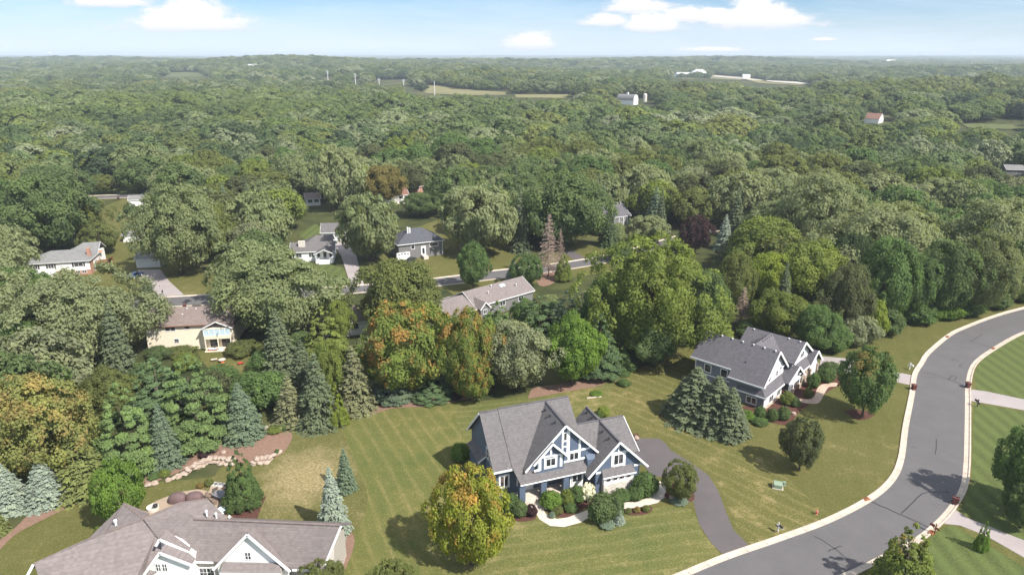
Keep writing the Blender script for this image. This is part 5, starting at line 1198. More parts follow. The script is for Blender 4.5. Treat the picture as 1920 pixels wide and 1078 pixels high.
N = [
 # ---- left side, near
 ('bigsilver', 150, 513, 705, 300, 'grey', 'largest pale grey green maple at left, below the white split level house'),
 ('maple', 38, 590, 730, 120, 'green', 'green tree at the left edge below the white house and the pale maple'),
 ('orange', 92, 703, 915, 215, 'gold', 'big yellow and orange maple at the left edge above two blue spruces'),
 ('spruce', 20, 865, 968, 82, 'blue', 'silvery blue spruce at the left edge, left of its twin'),
 ('spruce', 90, 858, 958, 88, 'blue', 'silvery blue spruce second from the left edge'),
 ('thin_spruce', 158, 795, 945, 125, 'olive', 'dark shaggy spruce just right of the two blue spruces'),
 ('thin_spruce', -5, 930, 1010, 50, 'olive', 'olive spruce cut off by the left edge beside the mulch'),
 ('pine', 248, 718, 900, 120, 'pinel', 'soft green white pine between the shaggy spruce and the slim grey one'),
 ('spruce', 314, 748, 885, 66, 'bluegreen', 'slim grey green spruce in front of the pines above the stone wall'),
 ('pine', 375, 668, 855, 150, 'pinel', 'broad green white pine above the stone wall'),
 ('pine', 300, 672, 800, 130, 'pine', 'dull green pine behind the slim grey green spruce'),
 ('maple', 215, 690, 800, 100, 'olive', 'olive tree between the yellow maple and the pines'),
 ('scrub', 350, 662, 700, 46, 'yg', 'yellowish sapling behind the pines below the cream house'),
 ('spruce', 458, 712, 835, 82, 'bluegreen', 'blue tinged spruce right of the broad white pine'),
 ('scrub', 505, 700, 770, 90, 'green', 'leafy green thicket between two spruces near the stone wall', ),
 ('thin_spruce', 547, 698, 808, 80, 'tan', 'brownish spruce with bare tips near the end of the stone wall'),
 ('thin_spruce', 600, 655, 815, 100, 'darksp', 'tall dark spruce left of the yellow sapling'),
 ('oval', 632, 728, 800, 42, 'lime', 'bright yellow sapling at the back lawn edge'),
 ('thin_spruce', 668, 640, 785, 92, 'tan', 'tan tipped spruce right of the yellow sapling'),
 ('maple', 622, 632, 770, 72, 'yg', 'yellow green tree behind the dark and tan tipped spruces'),
 ('spruce', 527, 572, 705, 78, 'darksp', 'tall dense dark spruce in front of the big silver maple'),
 ('spruce', 572, 632, 745, 64, 'darksp', 'dark spruce right behind the tall dense one'),
 ('silver', 522, 478, 645, 236, 'silverd', 'big round silver maple right of the cream house'),
 ('pine', 612, 575, 705, 92, 'yg', 'light yellow green pine right of the big silver maple'),
 ('orange', 758, 562, 752, 190, 'aut', 'biggest orange tinged maple at the back lawn edge'),
 ('orange', 876, 572, 752, 112, 'aut', 'maple with orange patches right of the biggest orange tinged one'),
 ('orange', 884, 655, 758, 84, 'aut', 'low orange flecked maple reaching over the back lawn behind the blue house'),
 ('pine', 738, 688, 762, 84, 'bluegreen', 'low blue green pine under the big orange tinged maple'),
 ('pine', 812, 700, 760, 80, 'pine', 'low spreading pine on the mulch behind the back lawn'),
 ('maple', 966, 600, 745, 132, 'grey', 'dense grey green tree directly behind the blue house ridge'),
 ('maple', 1073, 588, 732, 112, 'bright', 'bright green maple at the lawn edge behind the blue house'),
 ('pine', 1122, 590, 722, 84, 'pine', 'feathery pine right of the bright green maple'),
 ('pine', 1010, 555, 670, 100, 'pine', 'pine below the right end of the long mauve roof'),
 ('pine', 1062, 545, 655, 90, 'bluegreen', 'bluish pine behind the bright green maple'),
 ('pine', 935, 565, 680, 84, 'pinel', 'light green pine below the long mauve roof'),
 ('maple', 985, 560, 640, 70, 'green', 'small green tree under the eave of the long mauve roof'),
 ('maple', 750, 483, 640, 160, 'olive', 'airy olive locust tree beside the neighbourhood street left of the long house'),
 ('maple', 640, 560, 650, 60, 'yg', 'loose yellow green tree right of the silver maple by the tan house'),
 ('yard', 887, 453, 543, 64, 'green', 'egg shaped green tree on the verge above the long mauve roof'),
 ('cottonwood', 1212, 432, 690, 222, 'yg', 'huge yellow green cottonwood left of the grey house'),
 ('maple', 1225, 590, 695, 110, 'mid', 'dark green tree at the foot of the huge cottonwood'),
 ('maple', 1135, 520, 650, 105, 'green', 'green tree under the left side of the huge cottonwood'),
 ('maple', 1320, 505, 655, 95, 'mid', 'mid green tree at the right foot of the huge cottonwood'),
 ('oval', 1150, 640, 700, 70, 'green', 'small bright tree beneath the cottonwood at the lawn edge'),
 ('maple', 1426, 403, 530, 150, 'yg', 'round yellow green tree above the grey house, furthest back of three'),
 ('maple', 1505, 450, 585, 145, 'yg', 'broad yellow green tree up from the grey house roof'),
 ('maple', 1432, 470, 590, 100, 'lime', 'lime green tree between the cottonwood and the broad yellow green tree'),
 ('maple', 1458, 545, 645, 112, 'yg', 'yellow green tree directly behind the grey house roof'),
 ('dead', 1388, 535, 615, 46, 'dead', 'leaning brown dead tree tangle behind the grey house'),
 ('pine', 1343, 580, 650, 60, 'yg', 'young yellow green pine left of the grey house roof'),
 ('maple', 1372, 470, 600, 80, 'olive', 'olive tree left of the brown tangle'),
 ('maple', 1525, 570, 665, 90, 'green', 'green tree right behind the grey house gables'),
 ('maple', 1578, 490, 640, 100, 'dark', 'dark tree at the wood edge right of the grey house'),
 ('maple', 1645, 438, 620, 115, 'green', 'tall mid green tree at the wood edge, left of the street bend'),
 ('maple', 1700, 470, 610, 90, 'green', 'green tree at the wood edge by the street bend, middle of the row'),
 ('maple', 1755, 445, 605, 110, 'mid', 'tree in the wood edge row above the inner curve of the kerb'),
 ('silver', 1828, 432, 600, 125, 'olive', 'pale olive tree with upright limbs near the right end of the wood edge'),
 ('maple', 1900, 450, 575, 95, 'mid', 'dense tree at the right end of the wood edge'),
 ('scrub', 1600, 585, 655, 84, 'grey', 'greyish thicket at the lawn edge right of the grey house'),
 ('scrub', 1558, 605, 665, 66, 'green', 'green thicket beside the grey house gables'),
 ('scrub', 1655, 575, 632, 76, 'mid', 'dark thicket at the wood edge before the tall mid green tree'),
 ('scrub', 1632, 560, 640, 50, 'lime', 'lime tinted bush among the wood edge thickets'),
 ('scrub', 1712, 565, 615, 74, 'green', 'green thicket opposite the street bend'),
 ('scrub', 1765, 560, 605, 66, 'bright', 'bright thicket farther along the wood edge'),
 ('scrub', 1815, 555, 598, 60, 'green', 'green thicket under the pale olive tree'),
 ('scrub', 1868, 545, 585, 60, 'mid', 'thicket near the right end of the wood edge'),
 ('scrub', 1912, 535, 572, 60, 'green', 'last thicket at the right edge of the wood'),
 ('scrub', 1405, 600, 640, 60, 'mid', 'thicket directly behind the grey house roof peak'),
 # ---- free standing yard trees
 ('yard', 1616, 645, 782, 108, 'green', 'round green maple with reddish top on the lawn right of the grey house'),
 ('yard', 1498, 780, 882, 82, 'dark', 'lone dark round tree on the lawn between the two big houses'),
 ('yard', 1273, 864, 938, 64, 'olive', 'small olive crabapple beside the asphalt driveway'),
 ('spruce', 1300, 682, 806, 122, 'sprg', 'tallest spruce of the clump hiding the side of the grey house'),
 ('spruce', 1340, 700, 822, 114, 'sprg', 'middle spruce of the clump hiding the side of the grey house'),
 ('spruce', 1366, 722, 832, 84, 'sprg', 'rightmost spruce of the clump hiding the side of the grey house'),
 ('spruce', 1274, 712, 792, 62, 'sprg', 'lowest leftmost spruce of the clump hiding the side of the grey house'),
 ('autumn', 884, 868, 1080, 152, (.20, .22, .022), 'glowing yellow and orange maple in front of the blue house'),
 ('spruce', 628, 868, 1012, 66, 'blue', 'tall pale blue spruce at the corner of the taupe house'),
 ('spruce', 650, 836, 928, 44, 'bluegreen', 'smaller green spruce behind the tall pale blue one'),
 ('oval', 457, 845, 955, 62, 'green', 'dense dark green cone shaped tree beside the patio'),
 ('yard', 233, 860, 990, 92, 'bright', 'yellow green leafy tree behind the taupe house ridge'),
 ('yard', 608, 1050, 1110, 74, 'olive', 'brownish bush at the lower right corner of the taupe house'),
 ('yard', 738, 1048, 1150, 84, 'olive', 'pale topped tree at the bottom edge left of the glowing maple'),
 ('oval', 1690, 982, 1125, 108, 'yg', 'yellow green maple with reddish tips at the bottom beside the street'),
 ('oval', 1838, 977, 1034, 24, 'bright', 'tiny young tree on the striped lawn by the lower right driveway'),
 ('yard', 1910, 788, 955, 118, 'green', 'green tree at the right edge above a smaller one'),
 ('yard', 1912, 905, 990, 84, 'mid', 'smaller round tree at the right edge by the driveway'),
 # ---- middle distance, readable one by one
 ('yard', 1302, 400, 478, 64, 'plum', 'dark purple plum tree beyond the huge cottonwood'),
 ('dead', 1028, 396, 520, 54, 'dead', 'bare brown dead spruce beside the neighbourhood street'),
 ('dead', 1050, 425, 505, 24, 'dead', 'smaller bare spruce right behind the big dead one'),
 ('thin_spruce', 975, 340, 480, 50, 'darksp', 'tall sparse pine just left of the bare dead spruce'),
 ('mid_silver', 898, 343, 488, 150, 'silver', 'broad pale silver maple right of the charcoal house'),
 ('maple', 1058, 318, 478, 150, 'mid', 'large mid green tree behind the bare dead spruce'),
 ('mid_silver', 695, 360, 500, 126, 'silverd', 'silver maple standing between the white and the charcoal house'),
 ('mid_silver', 640, 270, 400, 104, 'silver', 'tall pale silver maple beyond the white porch house'),
 ('mid_silver', 490, 358, 490, 130, 'silverd', 'rounded silver maple left of the white porch house'),
 ('silver', 342, 345, 528, 158, 'silverd', 'very big silver maple over the two car garage'),
 ('maple', 410, 380, 500, 100, 'olive', 'olive tree between the two silver maples left of centre'),
 ('maple', 100, 325, 490, 170, 'mid', 'massive dark tree group member behind the white split level house'),
 ('maple', 20, 330, 475, 110, 'green', 'leafy tree at the left edge behind the white house'),
 ('maple', 160, 360, 465, 90, 'olive', 'yellowish edge tree right of the massive dark one'),
 ('yard', 192, 416, 475, 72, 'olive', 'low round olive tree behind the white split level house'),
 ('yard', 195, 325, 364, 48, 'olive', 'small round tree by the back street'),
 ('yard', 246, 380, 408, 24, 'mid', 'small round bush beside the shed on the back street'),
 ('maple', 25, 500, 600, 110, 'green', 'bright green tree group at the left edge in front of the white house'),
 ('scrub', 75, 515, 560, 60, 'bright', 'green bush hiding the left end of the white house'),
 ('spruce', 283, 515, 590, 50, 'darksp', 'sparse dark spruce beside the parked blue car'),
 ('mid_silver', 1382, 320, 438, 122, 'silver', 'broad pale silver maple beyond the plum tree'),
 ('spruce', 1226, 345, 438, 50, 'bluegreen', 'drooping grey green spruce right of the small grey house'),
 ('spruce', 1356, 398, 475, 40, 'blue', 'blue spruce right of the plum tree'),
 ('spruce', 1385, 405, 470, 34, 'bluegreen', 'second bluish spruce right of the plum tree'),
 ('spruce', 962, 484, 535, 36, 'blue', 'little blue spruce at the kerb above the long mauve roof'),
 ('yard', 988, 475, 536, 62, 'green', 'round green tree right of the little blue spruce'),
 ('oval', 1056, 474, 530, 32, 'yg', 'slim yellow green tree beside the street right of the dead spruce'),
 ('mid_silver', 1213, 403, 460, 74, 'silver', 'small silvery tree above the huge cottonwood'),
 ('maple', 722, 308, 388, 84, (.165, .135, .034), 'orange brown tree beside the red roofed house'),
 ('thin_spruce', 1140, 370, 470, 50, 'deep', 'very dark pine left of the small grey house'),
 ('maple', 790, 360, 412, 76, 'mid', 'dark clipped tree row behind the charcoal house'),
 ('spruce', 1230, 300, 365, 24, 'darksp', 'narrow dark spruce spire right of centre'),
 ('spruce', 1248, 310, 370, 20, 'darksp', 'narrower spruce spire right of its neighbour'),
 ('silver', 1530, 325, 500, 150, 'silver', 'tall pale silver maple above the yellow green trees at right'),
 ('bigsilver', 1640, 382, 555, 250, 'silver', 'largest pale silver maple at right, above the wood edge'),
 ('silver', 1845, 372, 560, 190, 'silver', 'broad pale silver maple at the far right above the wood edge'),
 ('maple', 1700, 400, 530, 90, 'dark', 'dark tree in the gap between two broad silver maples at right'),
 ('maple', 1590, 430, 560, 80, 'deep', 'deep green tree below the largest pale silver maple'),
]
for r in N:
    if r[4] <= 1: continue
    k, cx, top, base, w, col, lb = r
    if k in ('scrub', 'bush'): cat = 'bush'
    else: cat = 'tree'
    e = pxtree(k, cx, top, base, w, col, lb, cat=cat, name=('plum_tree' if col == 'plum' else 'locust_tree' if 'locust' in lb else 'crabapple_tree' if 'crabapple' in lb else 'thicket' if k == 'scrub' else 'sapling' if 'sapling' in lb else 'evergreen_tree' if 'cone shaped' in lb else None))
# reddish top of the yard maple and the street maple
for e, x, y, h, w, k in TREEINFO:
    lb = e.get('label', '')
    if 'at the left edge above two blue' in lb:
        for o in [o for o in COL.objects if o.parent == e and o.name.startswith('crown')]:
            o.material_slots[0].link = 'OBJECT'; o.material_slots[0].material = foliage('tan_tipped_leaves', (.27, .20, .07), .38)
    if 'reddish' in lb:
        c = [o for o in e.children if o.name.startswith('crown')] if False else [o for o in COL.objects if o.parent == e and o.name.startswith('crown')]
        for o in c:
            o.material_slots[0].link = 'OBJECT'; o.material_slots[0].material = foliage('red_tipped_leaves' , (.20, .13, .045), .15) if 'red_tipped_leaves' not in MATS else MATS['red_tipped_leaves']

# ---- shrubs round the houses
B_ = [(956, 925, 965, 40, 'green', 'tall clipped green shrub left of the blue house porch'), (974, 940, 972, 34, 'mid', 'green shrub next to the dark red barberry'), (996, 945, 970, 22, 'plum', 'dark red barberry at the start of the curved walk'),
      (1033, 922, 957, 42, 'bright', 'round clipped green shrub at the blue house steps'), (1062, 918, 950, 30, 'yg', 'yellow flecked shrub left of the hydrangea'), (1080, 912, 946, 36, 'green', 'deep green shrub left of the white hydrangea'),
      (1128, 925, 984, 56, 'mid', 'large round green shrub at the middle of the curved walk'), (1152, 928, 978, 34, 'mid', 'narrower green shrub right behind the large round one'),
      (1160, 948, 985, 26, 'blue', 'small silvery blue spruce shrub on the front lawn'), (1137, 975, 992, 34, 'sage', 'low grey juniper mat before the large round shrub'), (1210, 888, 932, 52, 'green', 'biggest green shrub by the small garage windows'),
      (1165, 918, 942, 34, 'green', 'low green shrub below the stone garage wall, left one'), (1190, 915, 940, 34, 'green', 'low green shrub below the stone garage wall, right one'),
      (1045, 948, 965, 22, 'olive', 'flowering perennial mound inside the curved walk'), (1070, 945, 962, 26, 'green', 'green perennial mound near the hydrangea'), (1035, 960, 972, 14, 'sage', 'grey leaved mound at the inner curve of the walk'),
      (1178, 953, 963, 14, 'olive', 'leftmost little shrub in the bed on the front lawn'), (1194, 950, 962, 14, 'rust', 'middle little shrub in the bed on the front lawn'), (1211, 948, 960, 16, 'olive', 'rightmost little shrub in the bed on the front lawn'),
      (1272, 935, 946, 34, 'sage', 'low sage green mat under the crabapple'), (863, 832, 868, 36, 'bright', 'bright green shrub at the left end wall of the blue house'), (1131, 762, 784, 24, 'lime', 'small yellow tree beyond the blue house roof'),
      (1124, 770, 785, 18, 'green', 'little green shrub beside the small yellow tree'), (1170, 712, 726, 26, 'green', 'low green perennial clump on the rear lawn'), (1118, 735, 744, 24, 'bright', 'leafy vegetable bed patch on the rear lawn'),
      (1424, 762, 788, 24, 'green', 'round clipped shrub at the near corner of the grey house'), (1447, 765, 792, 22, 'mid', 'second clipped shrub at the near corner of the grey house'), (1468, 762, 790, 26, 'mid', 'third clipped shrub at the near corner of the grey house'),
      (1476, 735, 762, 30, 'yg', 'yellow green shrub at the grey house front'), (1400, 770, 790, 30, 'bright', 'leafy perennials at the side of the grey house'), (1425, 785, 800, 34, 'green', 'loose leafy mound below the clipped shrubs'),
      (1524, 700, 730, 24, 'green', 'vine covered shrub by the grey house porch'), (1548, 690, 720, 34, 'green', 'wide green hedge beside the brick walk'), (1528, 690, 700, 18, 'mid', 'green shrub at the porch pier'), (1558, 680, 702, 40, 'mid', 'dark shrub row along the grey house drive'), (1490, 745, 765, 20, 'mid', 'low shrub before the stone pier'),
      (1515, 725, 748, 16, 'olive', 'small shrub inside the loop of the brick walk'),
      (308, 882, 896, 22, 'yg', 'rounded yellow green shrub on the mulch above the stone wall'), (290, 888, 900, 24, 'green', 'low green shrub left of the rounded yellow one'), (376, 905, 917, 14, 'rust', 'small rusty red shrub at the patio edge'), (393, 898, 913, 18, 'olive', 'mixed green shrub at the patio edge'),
      (433, 945, 956, 8, 'yg', 'tiny potted plant by the patio table'), (640, 1022, 1034, 14, 'lime', 'upper bright hosta beside the taupe house'), (636, 1036, 1050, 16, 'lime', 'lower bright hosta beside the taupe house'), (384, 845, 860, 22, 'plum', 'dark twiggy shrub on the mulch'),
      (520, 842, 852, 10, 'green', 'tiny shrub at the right end of the stone wall'), (515, 800, 815, 30, 'yg', 'yellow flowering clump beyond the mulch'), (480, 800, 812, 24, 'olive', 'dry clump at the top of the mulch'),
      (535, 792, 808, 26, 'green', 'green clump left of the tall dark spruce'), (855, 735, 752, 24, 'plum', 'dark leafless shrub on the mulch behind the lawn'), (190, 985, 1005, 22, 'yg', 'flowering shrubs behind the taupe roof'),
      (127, 508, 518, 10, 'green', 'round bush at the steps of the white split level house'), (455, 640, 672, 60, 'olive', 'wispy sapling on the grass right of the cream house'), (500, 655, 700, 60, 'green', 'leafy bush beside the cream house yard'),
      (410, 690, 725, 70, 'green', 'green thicket below the cream house yard'), (470, 700, 745, 70, 'green', 'wide thicket right of the pines below the yard'), (335, 652, 672, 60, 'olive', 'overgrown shrubs against the cream house wall'), (298, 650, 680, 50, 'mid', 'dark shrub at the left end of the cream house')]
for cx, top, base, w, col, lb in B_:
    if not lb: continue
    big = w >= 44 and base < 750
    e = pxtree('spruce' if 'spruce shrub' in lb else ('scrub' if big else 'bush'), cx, top, base, w, col, lb, cat='shrub', name='sapling' if 'sapling' in lb else 'hosta' if 'hosta' in lb else 'barberry_shrub' if 'barberry' in lb else 'shrub', record=big)
pxtree('flowerbush', 1101, 906, 942, 32, 'white', 'hydrangea covered in white flower heads by the blue house', cat='shrub')
# ================================================================== SMALL THINGS
def at(px, py): x, y = G(px, py, 0); return x, y
def bin_(px, py, rz, label, z=.06):
    x, y = at(px, py); H = empty('rubbish_bin', (x, y, z), R_(rz), label, 'rubbish bin', 'rubbish bins put out at the kerbs')
    mb = MB(); mb.add([(-.27, -.3, .08), (.27, -.3, .08), (.27, .3, .08), (-.27, .3, .08), (-.34, -.4, 1.0), (.34, -.4, 1.0), (.34, .4, 1.0), (-.34, .4, 1.0)], [(0, 3, 2, 1), (4, 5, 6, 7), (0, 1, 5, 4), (1, 2, 6, 5), (2, 3, 7, 6), (3, 0, 4, 7)])
    mb.build('body', M['bin'], H)
    l = MB(); l.slab([(-.37, -.46, 1.04), (.37, -.46, 1.04), (.34, .43, 1.14), (-.34, .43, 1.14)], .06); l.bar((-.3, .46, 1.02), (.3, .46, 1.02), .05, .05); l.build('lid', M['bin'], H)
    for k in (-1, 1): w = MB(); w.cyl((k * .3 - .04, .32, .13), .13, .13, .08, 12, (1, 0, 0)); w.build('wheel', M['rubber'], H)
bin_(1790, 945, 60, 'brown wheeled bin at the lower kerb near the big right hand trees')
bin_(1814, 727, 5, 'brown wheeled bin at the right kerb above the driveway mailbox')
bin_(1712.5, 731, 5, 'brown wheeled bin at the left kerb by the end of the grey house drive')
bin_(347, 579, 8, 'brown wheeled bin on the neighbourhood street behind the cream house roof')
bin_(222, 374, 8, 'brown wheeled bin on the back street')
def mailbox(px, py, rz, label, post='white', box='white', z=.03):
    x, y = at(px, py); H = empty('mailbox', (x, y, z), R_(rz), label, 'mailbox')
    p = MB(); p.box(-.06, .06, -.06, .06, -.2, 1.45); p.box(-.05, .05, -.75, .3, .92, 1.02); p.bar((0, 0, .55), (0, -.42, .93), .07, .07); p.lathe((0, 0, 1.45), [(.09, 0), (.09, .04), (.02, .14)], 4); p.build('post', M[post], H)
    b = MB(); b.extr([(-.11, 1.03), (.11, 1.03), (.11, 1.2)] + [(.11 * math.cos(t), 1.2 + .11 * math.sin(t)) for t in (0.5, 1.05, 1.57, 2.1, 2.64)] + [(-.11, 1.2)], 1, -.72, -.18); b.build('box', M[box], H)
    f = MB(); f.box(.115, .13, -.5, -.46, 1.12, 1.36); f.build('flag', M['red'], H)
    n = MB(); n.box(-.02, .02, .06, .5, .7, .9); n.build('newspaper_tube', M[box], H)
mailbox(1458, 997, 25, 'slate coloured mailbox on a post between the driveway and the hydrant', 'galv', 'dark_metal')
mailbox(1752, 1000, 215, 'dark brown mailbox on a thick post beside the lower right driveway', 'wood', 'bin')
mailbox(1705, 693, 20, 'white mailbox on a white post at the grey house drive', 'white', 'white')
mailbox(1832, 763, 190, 'dark mailbox with curled bracket beside the right hand driveway', 'dark_metal', 'dark_metal')
mailbox(306, 553, 10, 'dark mailbox on the verge below the two car garage', 'dark_metal', 'dark_metal')
# hydrant
x, y = at(1530.5, 964); H = empty('fire_hydrant', (x, y, .03), R_(20), 'faded red fire hydrant on the lawn above the kerb', 'fire hydrant')
mb = MB(); mb.lathe((0, 0, -.05), [(.17, 0), (.17, .08), (.11, .1), (.11, .55), (.15, .57), (.15, .62), (.12, .64), (.10, .74), (.04, .80), (.04, .86)], 14); mb.build('barrel', M['hydrant'], H)
for a in (0, 180): mb = MB(); mb.cyl((0, 0, .45), .07, .07, .22, 10, (math.cos(R_(a)), math.sin(R_(a)), 0)); mb.build('outlet', M['hydrant'], H)
mb = MB(); mb.cyl((0, 0, .42), .09, .09, .2, 10, (0, -1, 0)); mb.build('front_outlet', M['hydrant'], H)
# transformer
x, y = at(1458, 914); H = empty('utility_box', (x, y, .03), R_(-18), 'pale green metal utility box on a concrete pad in the side lawn', 'utility box')
mb = MB(); mb.box(-.75, .75, -.6, .6, -.05, .12); mb.build('pad', M['path'], H)
mb = MB(); mb.extr([(-.5, .12), (.5, .12), (.5, .85), (.1, .95), (-.5, .7)], 0, -.6, .6); mb.build('cabinet', M['green_metal'], H)
mb = MB(); mb.box(-.55, -.02, -.525, -.505, .16, .66); mb.box(.02, .55, -.525, -.505, .16, .66); mb.build('door', M['green_metal'], H)
x, y = at(1470, 911); H = empty('cable_pedestal', (x, y, .03), 0, 'small pale green pedestal beside the utility box', 'utility box'); mb = MB(); mb.box(-.16, .16, -.14, .14, -.05, .65); mb.build('case', M['green_metal'], H); mb = MB(); mb.slab([(-.2, -.18, .72), (.2, -.18, .72), (.2, .18, .72), (-.2, .18, .72)], .07); mb.build('cap', M['green_metal'], H)
# storm drain inlets
for px, py, rz, lb in [(1624, 936.5, 22, 'rusty iron kerb inlet on the left kerb'), (1746, 999, 40, 'rusty iron kerb inlet beside the brown mailbox'), (1776, 632, 40, 'rusty iron kerb inlet on the upper left kerb'), (1862, 654, 35, 'rusty iron kerb inlet on the upper right kerb')]:
    x, y = at(px, py); H = empty('storm_drain', (x, y, .0), R_(rz), lb, 'storm drain', 'kerb inlets'); mb = MB(); mb.box(-.5, .5, -.28, .28, .0, .20); mb.build('frame', M['rust'], H)
    mb = MB()
    for k in range(7): mb.box(-.42 + k * .13, -.36 + k * .13, -.24, .24, .201, .215)
    mb.build('grate', M['rust'], H)
# boulders: retaining wall
def boulder_mesh(seed, r):
    import bmesh
    rr = random.Random(seed); bm = bmesh.new(); bmesh.ops.create_icosphere(bm, subdivisions=2, radius=r); ph = [rr.uniform(0, 6) for _ in range(4)]
    for v in bm.verts:
        n = v.co.normalized(); k = 1 + .16 * math.sin(3 * n.x + ph[0]) + .13 * math.sin(4 * n.y + ph[1]) + .1 * math.sin(5 * n.z + ph[2]); v.co = n * r * k; v.co.z *= .72; v.co.z = min(v.co.z, r * .55)
        v.co.x *= 1.15
    me = bpy.data.meshes.new('boulder'); bm.to_mesh(me); bm.free(); me.materials.append(M['boulder']); return me
BM = [boulder_mesh(s, .5) for s in range(6)]
wall_px = [(279, 911), (291, 908), (315, 902), (326, 898), (334, 895), (346, 890), (355, 885), (364, 880), (372, 876), (380, 874), (389, 869.5), (398, 868.5), (407, 869), (416, 870), (425, 871), (434, 872), (478, 870), (486, 869), (494, 868), (501, 868), (508, 863), (522, 850)]
x0, y0 = at(400, 872); RW = empty('boulder_wall', (x0, y0, 0), 0, 'curving retaining wall of pinkish boulders below the mulch bank', 'stone wall')
rb = random.Random(9); nb = 0
for i, (px, py) in enumerate(wall_px):
    x, y = at(px, py)
    rows = 2 if 342 < px < 512 else 1
    for k in range(rows):
        b = bpy.data.objects.new('boulder', BM[rb.randrange(6)]); COL.objects.link(b); b.parent = RW
        s = rb.uniform(.8, 1.12); b.location = (x - x0 + rb.uniform(-.1, .1) + k * .3, y - y0 + k * .45, .25 + k * .48); b.rotation_euler = (rb.uniform(-.3, .3), rb.uniform(-.3, .3), rb.uniform(0, 6)); b.scale = (s * 1.05, s * .9, s)
    if px not in (279, 291, 522) and i + 1 < len(wall_px) and wall_px[i + 1][0] - px > 8 and wall_px[i + 1][0] - px < 20:
        pass
for px, py, s, lb in [(419, 849, .8, 'loose pale rock lying on the mulch bank'), (1193, 822, .9, 'tall pale garden rock at the top corner of the driveway'), (1259, 935, .8, 'round boulder under the crabapple'), (950, 962, .5, 'white rock at the bed edge left of the walk'), (492, 806, .9, 'pile rock left of the upper mulch bank'), (500, 803, .7, 'pile rock right one of the upper mulch bank'), (1488, 777, .8, 'low rock in the bed before the grey house')]:
    x, y = at(px, py); b = bpy.data.objects.new('rock', BM[rb.randrange(6)]); COL.objects.link(b); b.location = (x, y, .2 * s); b.scale = (s, s, s * 1.1); tag(b, lb, 'rock')
# garden edging timbers
x, y = at(1112, 746); H = empty('garden_edging', (x, y, .03), R_(12), 'pale timber edging of the small vegetable bed on the rear lawn', 'edging'); mb = MB(); mb.box(-1.2, 1.6, -.08, .08, 0, .2); mb.build('timber', M['path'], H)
# patio furniture
def chair(px, py, rz, label):
    x, y = at(px, py); H = empty('patio_chair', (x, y, .062), R_(rz), label, 'chair', 'wicker chairs round the patio table')
    mb = MB(); mb.box(-.32, .32, -.3, .3, .3, .46); mb.build('seat', M['wicker'], H); mb = MB(); mb.bar((0, .3, .3), (0, .42, 1.0), .64, .08, (1, 0, 0)); mb = MB(); mb.add([(-.32, .24, .46), (.32, .24, .46), (.32, .34, .46), (-.32, .34, .46), (-.28, .36, 1.0), (.28, .36, 1.0), (.28, .46, 1.0), (-.28, .46, 1.0)], [(0, 3, 2, 1), (4, 5, 6, 7), (0, 1, 5, 4), (1, 2, 6, 5), (2, 3, 7, 6), (3, 0, 4, 7)]); mb.build('backrest', M['wicker'], H)
    for k in (-1, 1): mb = MB(); mb.box(k * .36 - .05, k * .36 + .05, -.3, .3, 0, .66); mb.build('armrest', M['wicker'], H)
    mb = MB(); [mb.box(a - .03, a + .03, b - .03, b + .03, 0, .3) for a in (-.27, .27) for b in (-.25, .25)]; mb.build('leg', M['wicker'], H)
tx, ty = at(414, 934)
H = empty('patio_table', (tx, ty, .062), R_(-28), 'square slate topped table on the patio', 'table')
mb = MB(); mb.box(-.95, .95, -.75, .75, .68, .74); mb.build('table_top', M['slate'], H); mb = MB(); mb.box(-.85, .85, -.65, .65, .5, .675); mb.build('apron', M['wicker'], H)
for a in (-.8, .8):
    for b in (-.6, .6): mb = MB(); mb.box(a - .06, a + .06, b - .06, b + .06, 0, .5); mb.build('leg', M['wicker'], H)
chair(393, 935, 70, 'wicker chair left of the patio table'); chair(401, 945, 150, 'wicker chair at the near left corner of the patio table'); chair(422, 944, 200, 'wicker chair at the near right corner of the patio table'); chair(431, 932, -80, 'wicker chair right of the patio table'); chair(425, 918, -20, 'wicker chair behind the patio table')
# stepping slabs
for px, py, lb in [(405, 910, 'left flat stone slab behind the patio table'), (418, 912, 'right flat stone slab behind the patio table')]:
    x, y = at(px, py); H = MB(); H.box(-.62, .62, -.5, .5, .0, .22); o = H.build('stone_slab', M['stone_pale'], None); o.location = (x, y, .06); o.rotation_euler = (0, 0, R_(-8)); tag(o, lb, 'stone slab')
# covered grill island, kettle grill, birdbath
x, y = at(350, 938); H = empty('covered_island', (x, y, .062), R_(8), 'long brown covered outdoor kitchen behind the taupe roof', 'covered grill')
mb = MB(); n = 10
prof = [(-.8, 0), (-.85, .7), (-.6, 1.1), (-.2, 1.28), (.2, 1.28), (.6, 1.1), (.85, .7), (.8, 0)]
for nm_, xa, xb, kk_ in (('cover', -2.3, -.02, 1.0), ('side_cover', .02, 2.2, .92)):
    vs = []; ns = 9; npf = len(prof)
    for i in range(ns):
        t_ = i / (ns - 1); e_ = kk_ * (.62 + .38 * math.sin(math.pi * t_) ** .5)
        vs += [(xa + (xb - xa) * t_, a * e_, b * e_) for a, b in prof]
    mb = MB(); mb.add(vs, [(i * npf + j, i * npf + j + 1, (i + 1) * npf + j + 1, (i + 1) * npf + j) for i in range(ns - 1) for j in range(npf - 1)] + [tuple(range(npf)), tuple((ns - 1) * npf + j for j in range(npf))])
    mb.build(nm_, M['cover'], H, True)
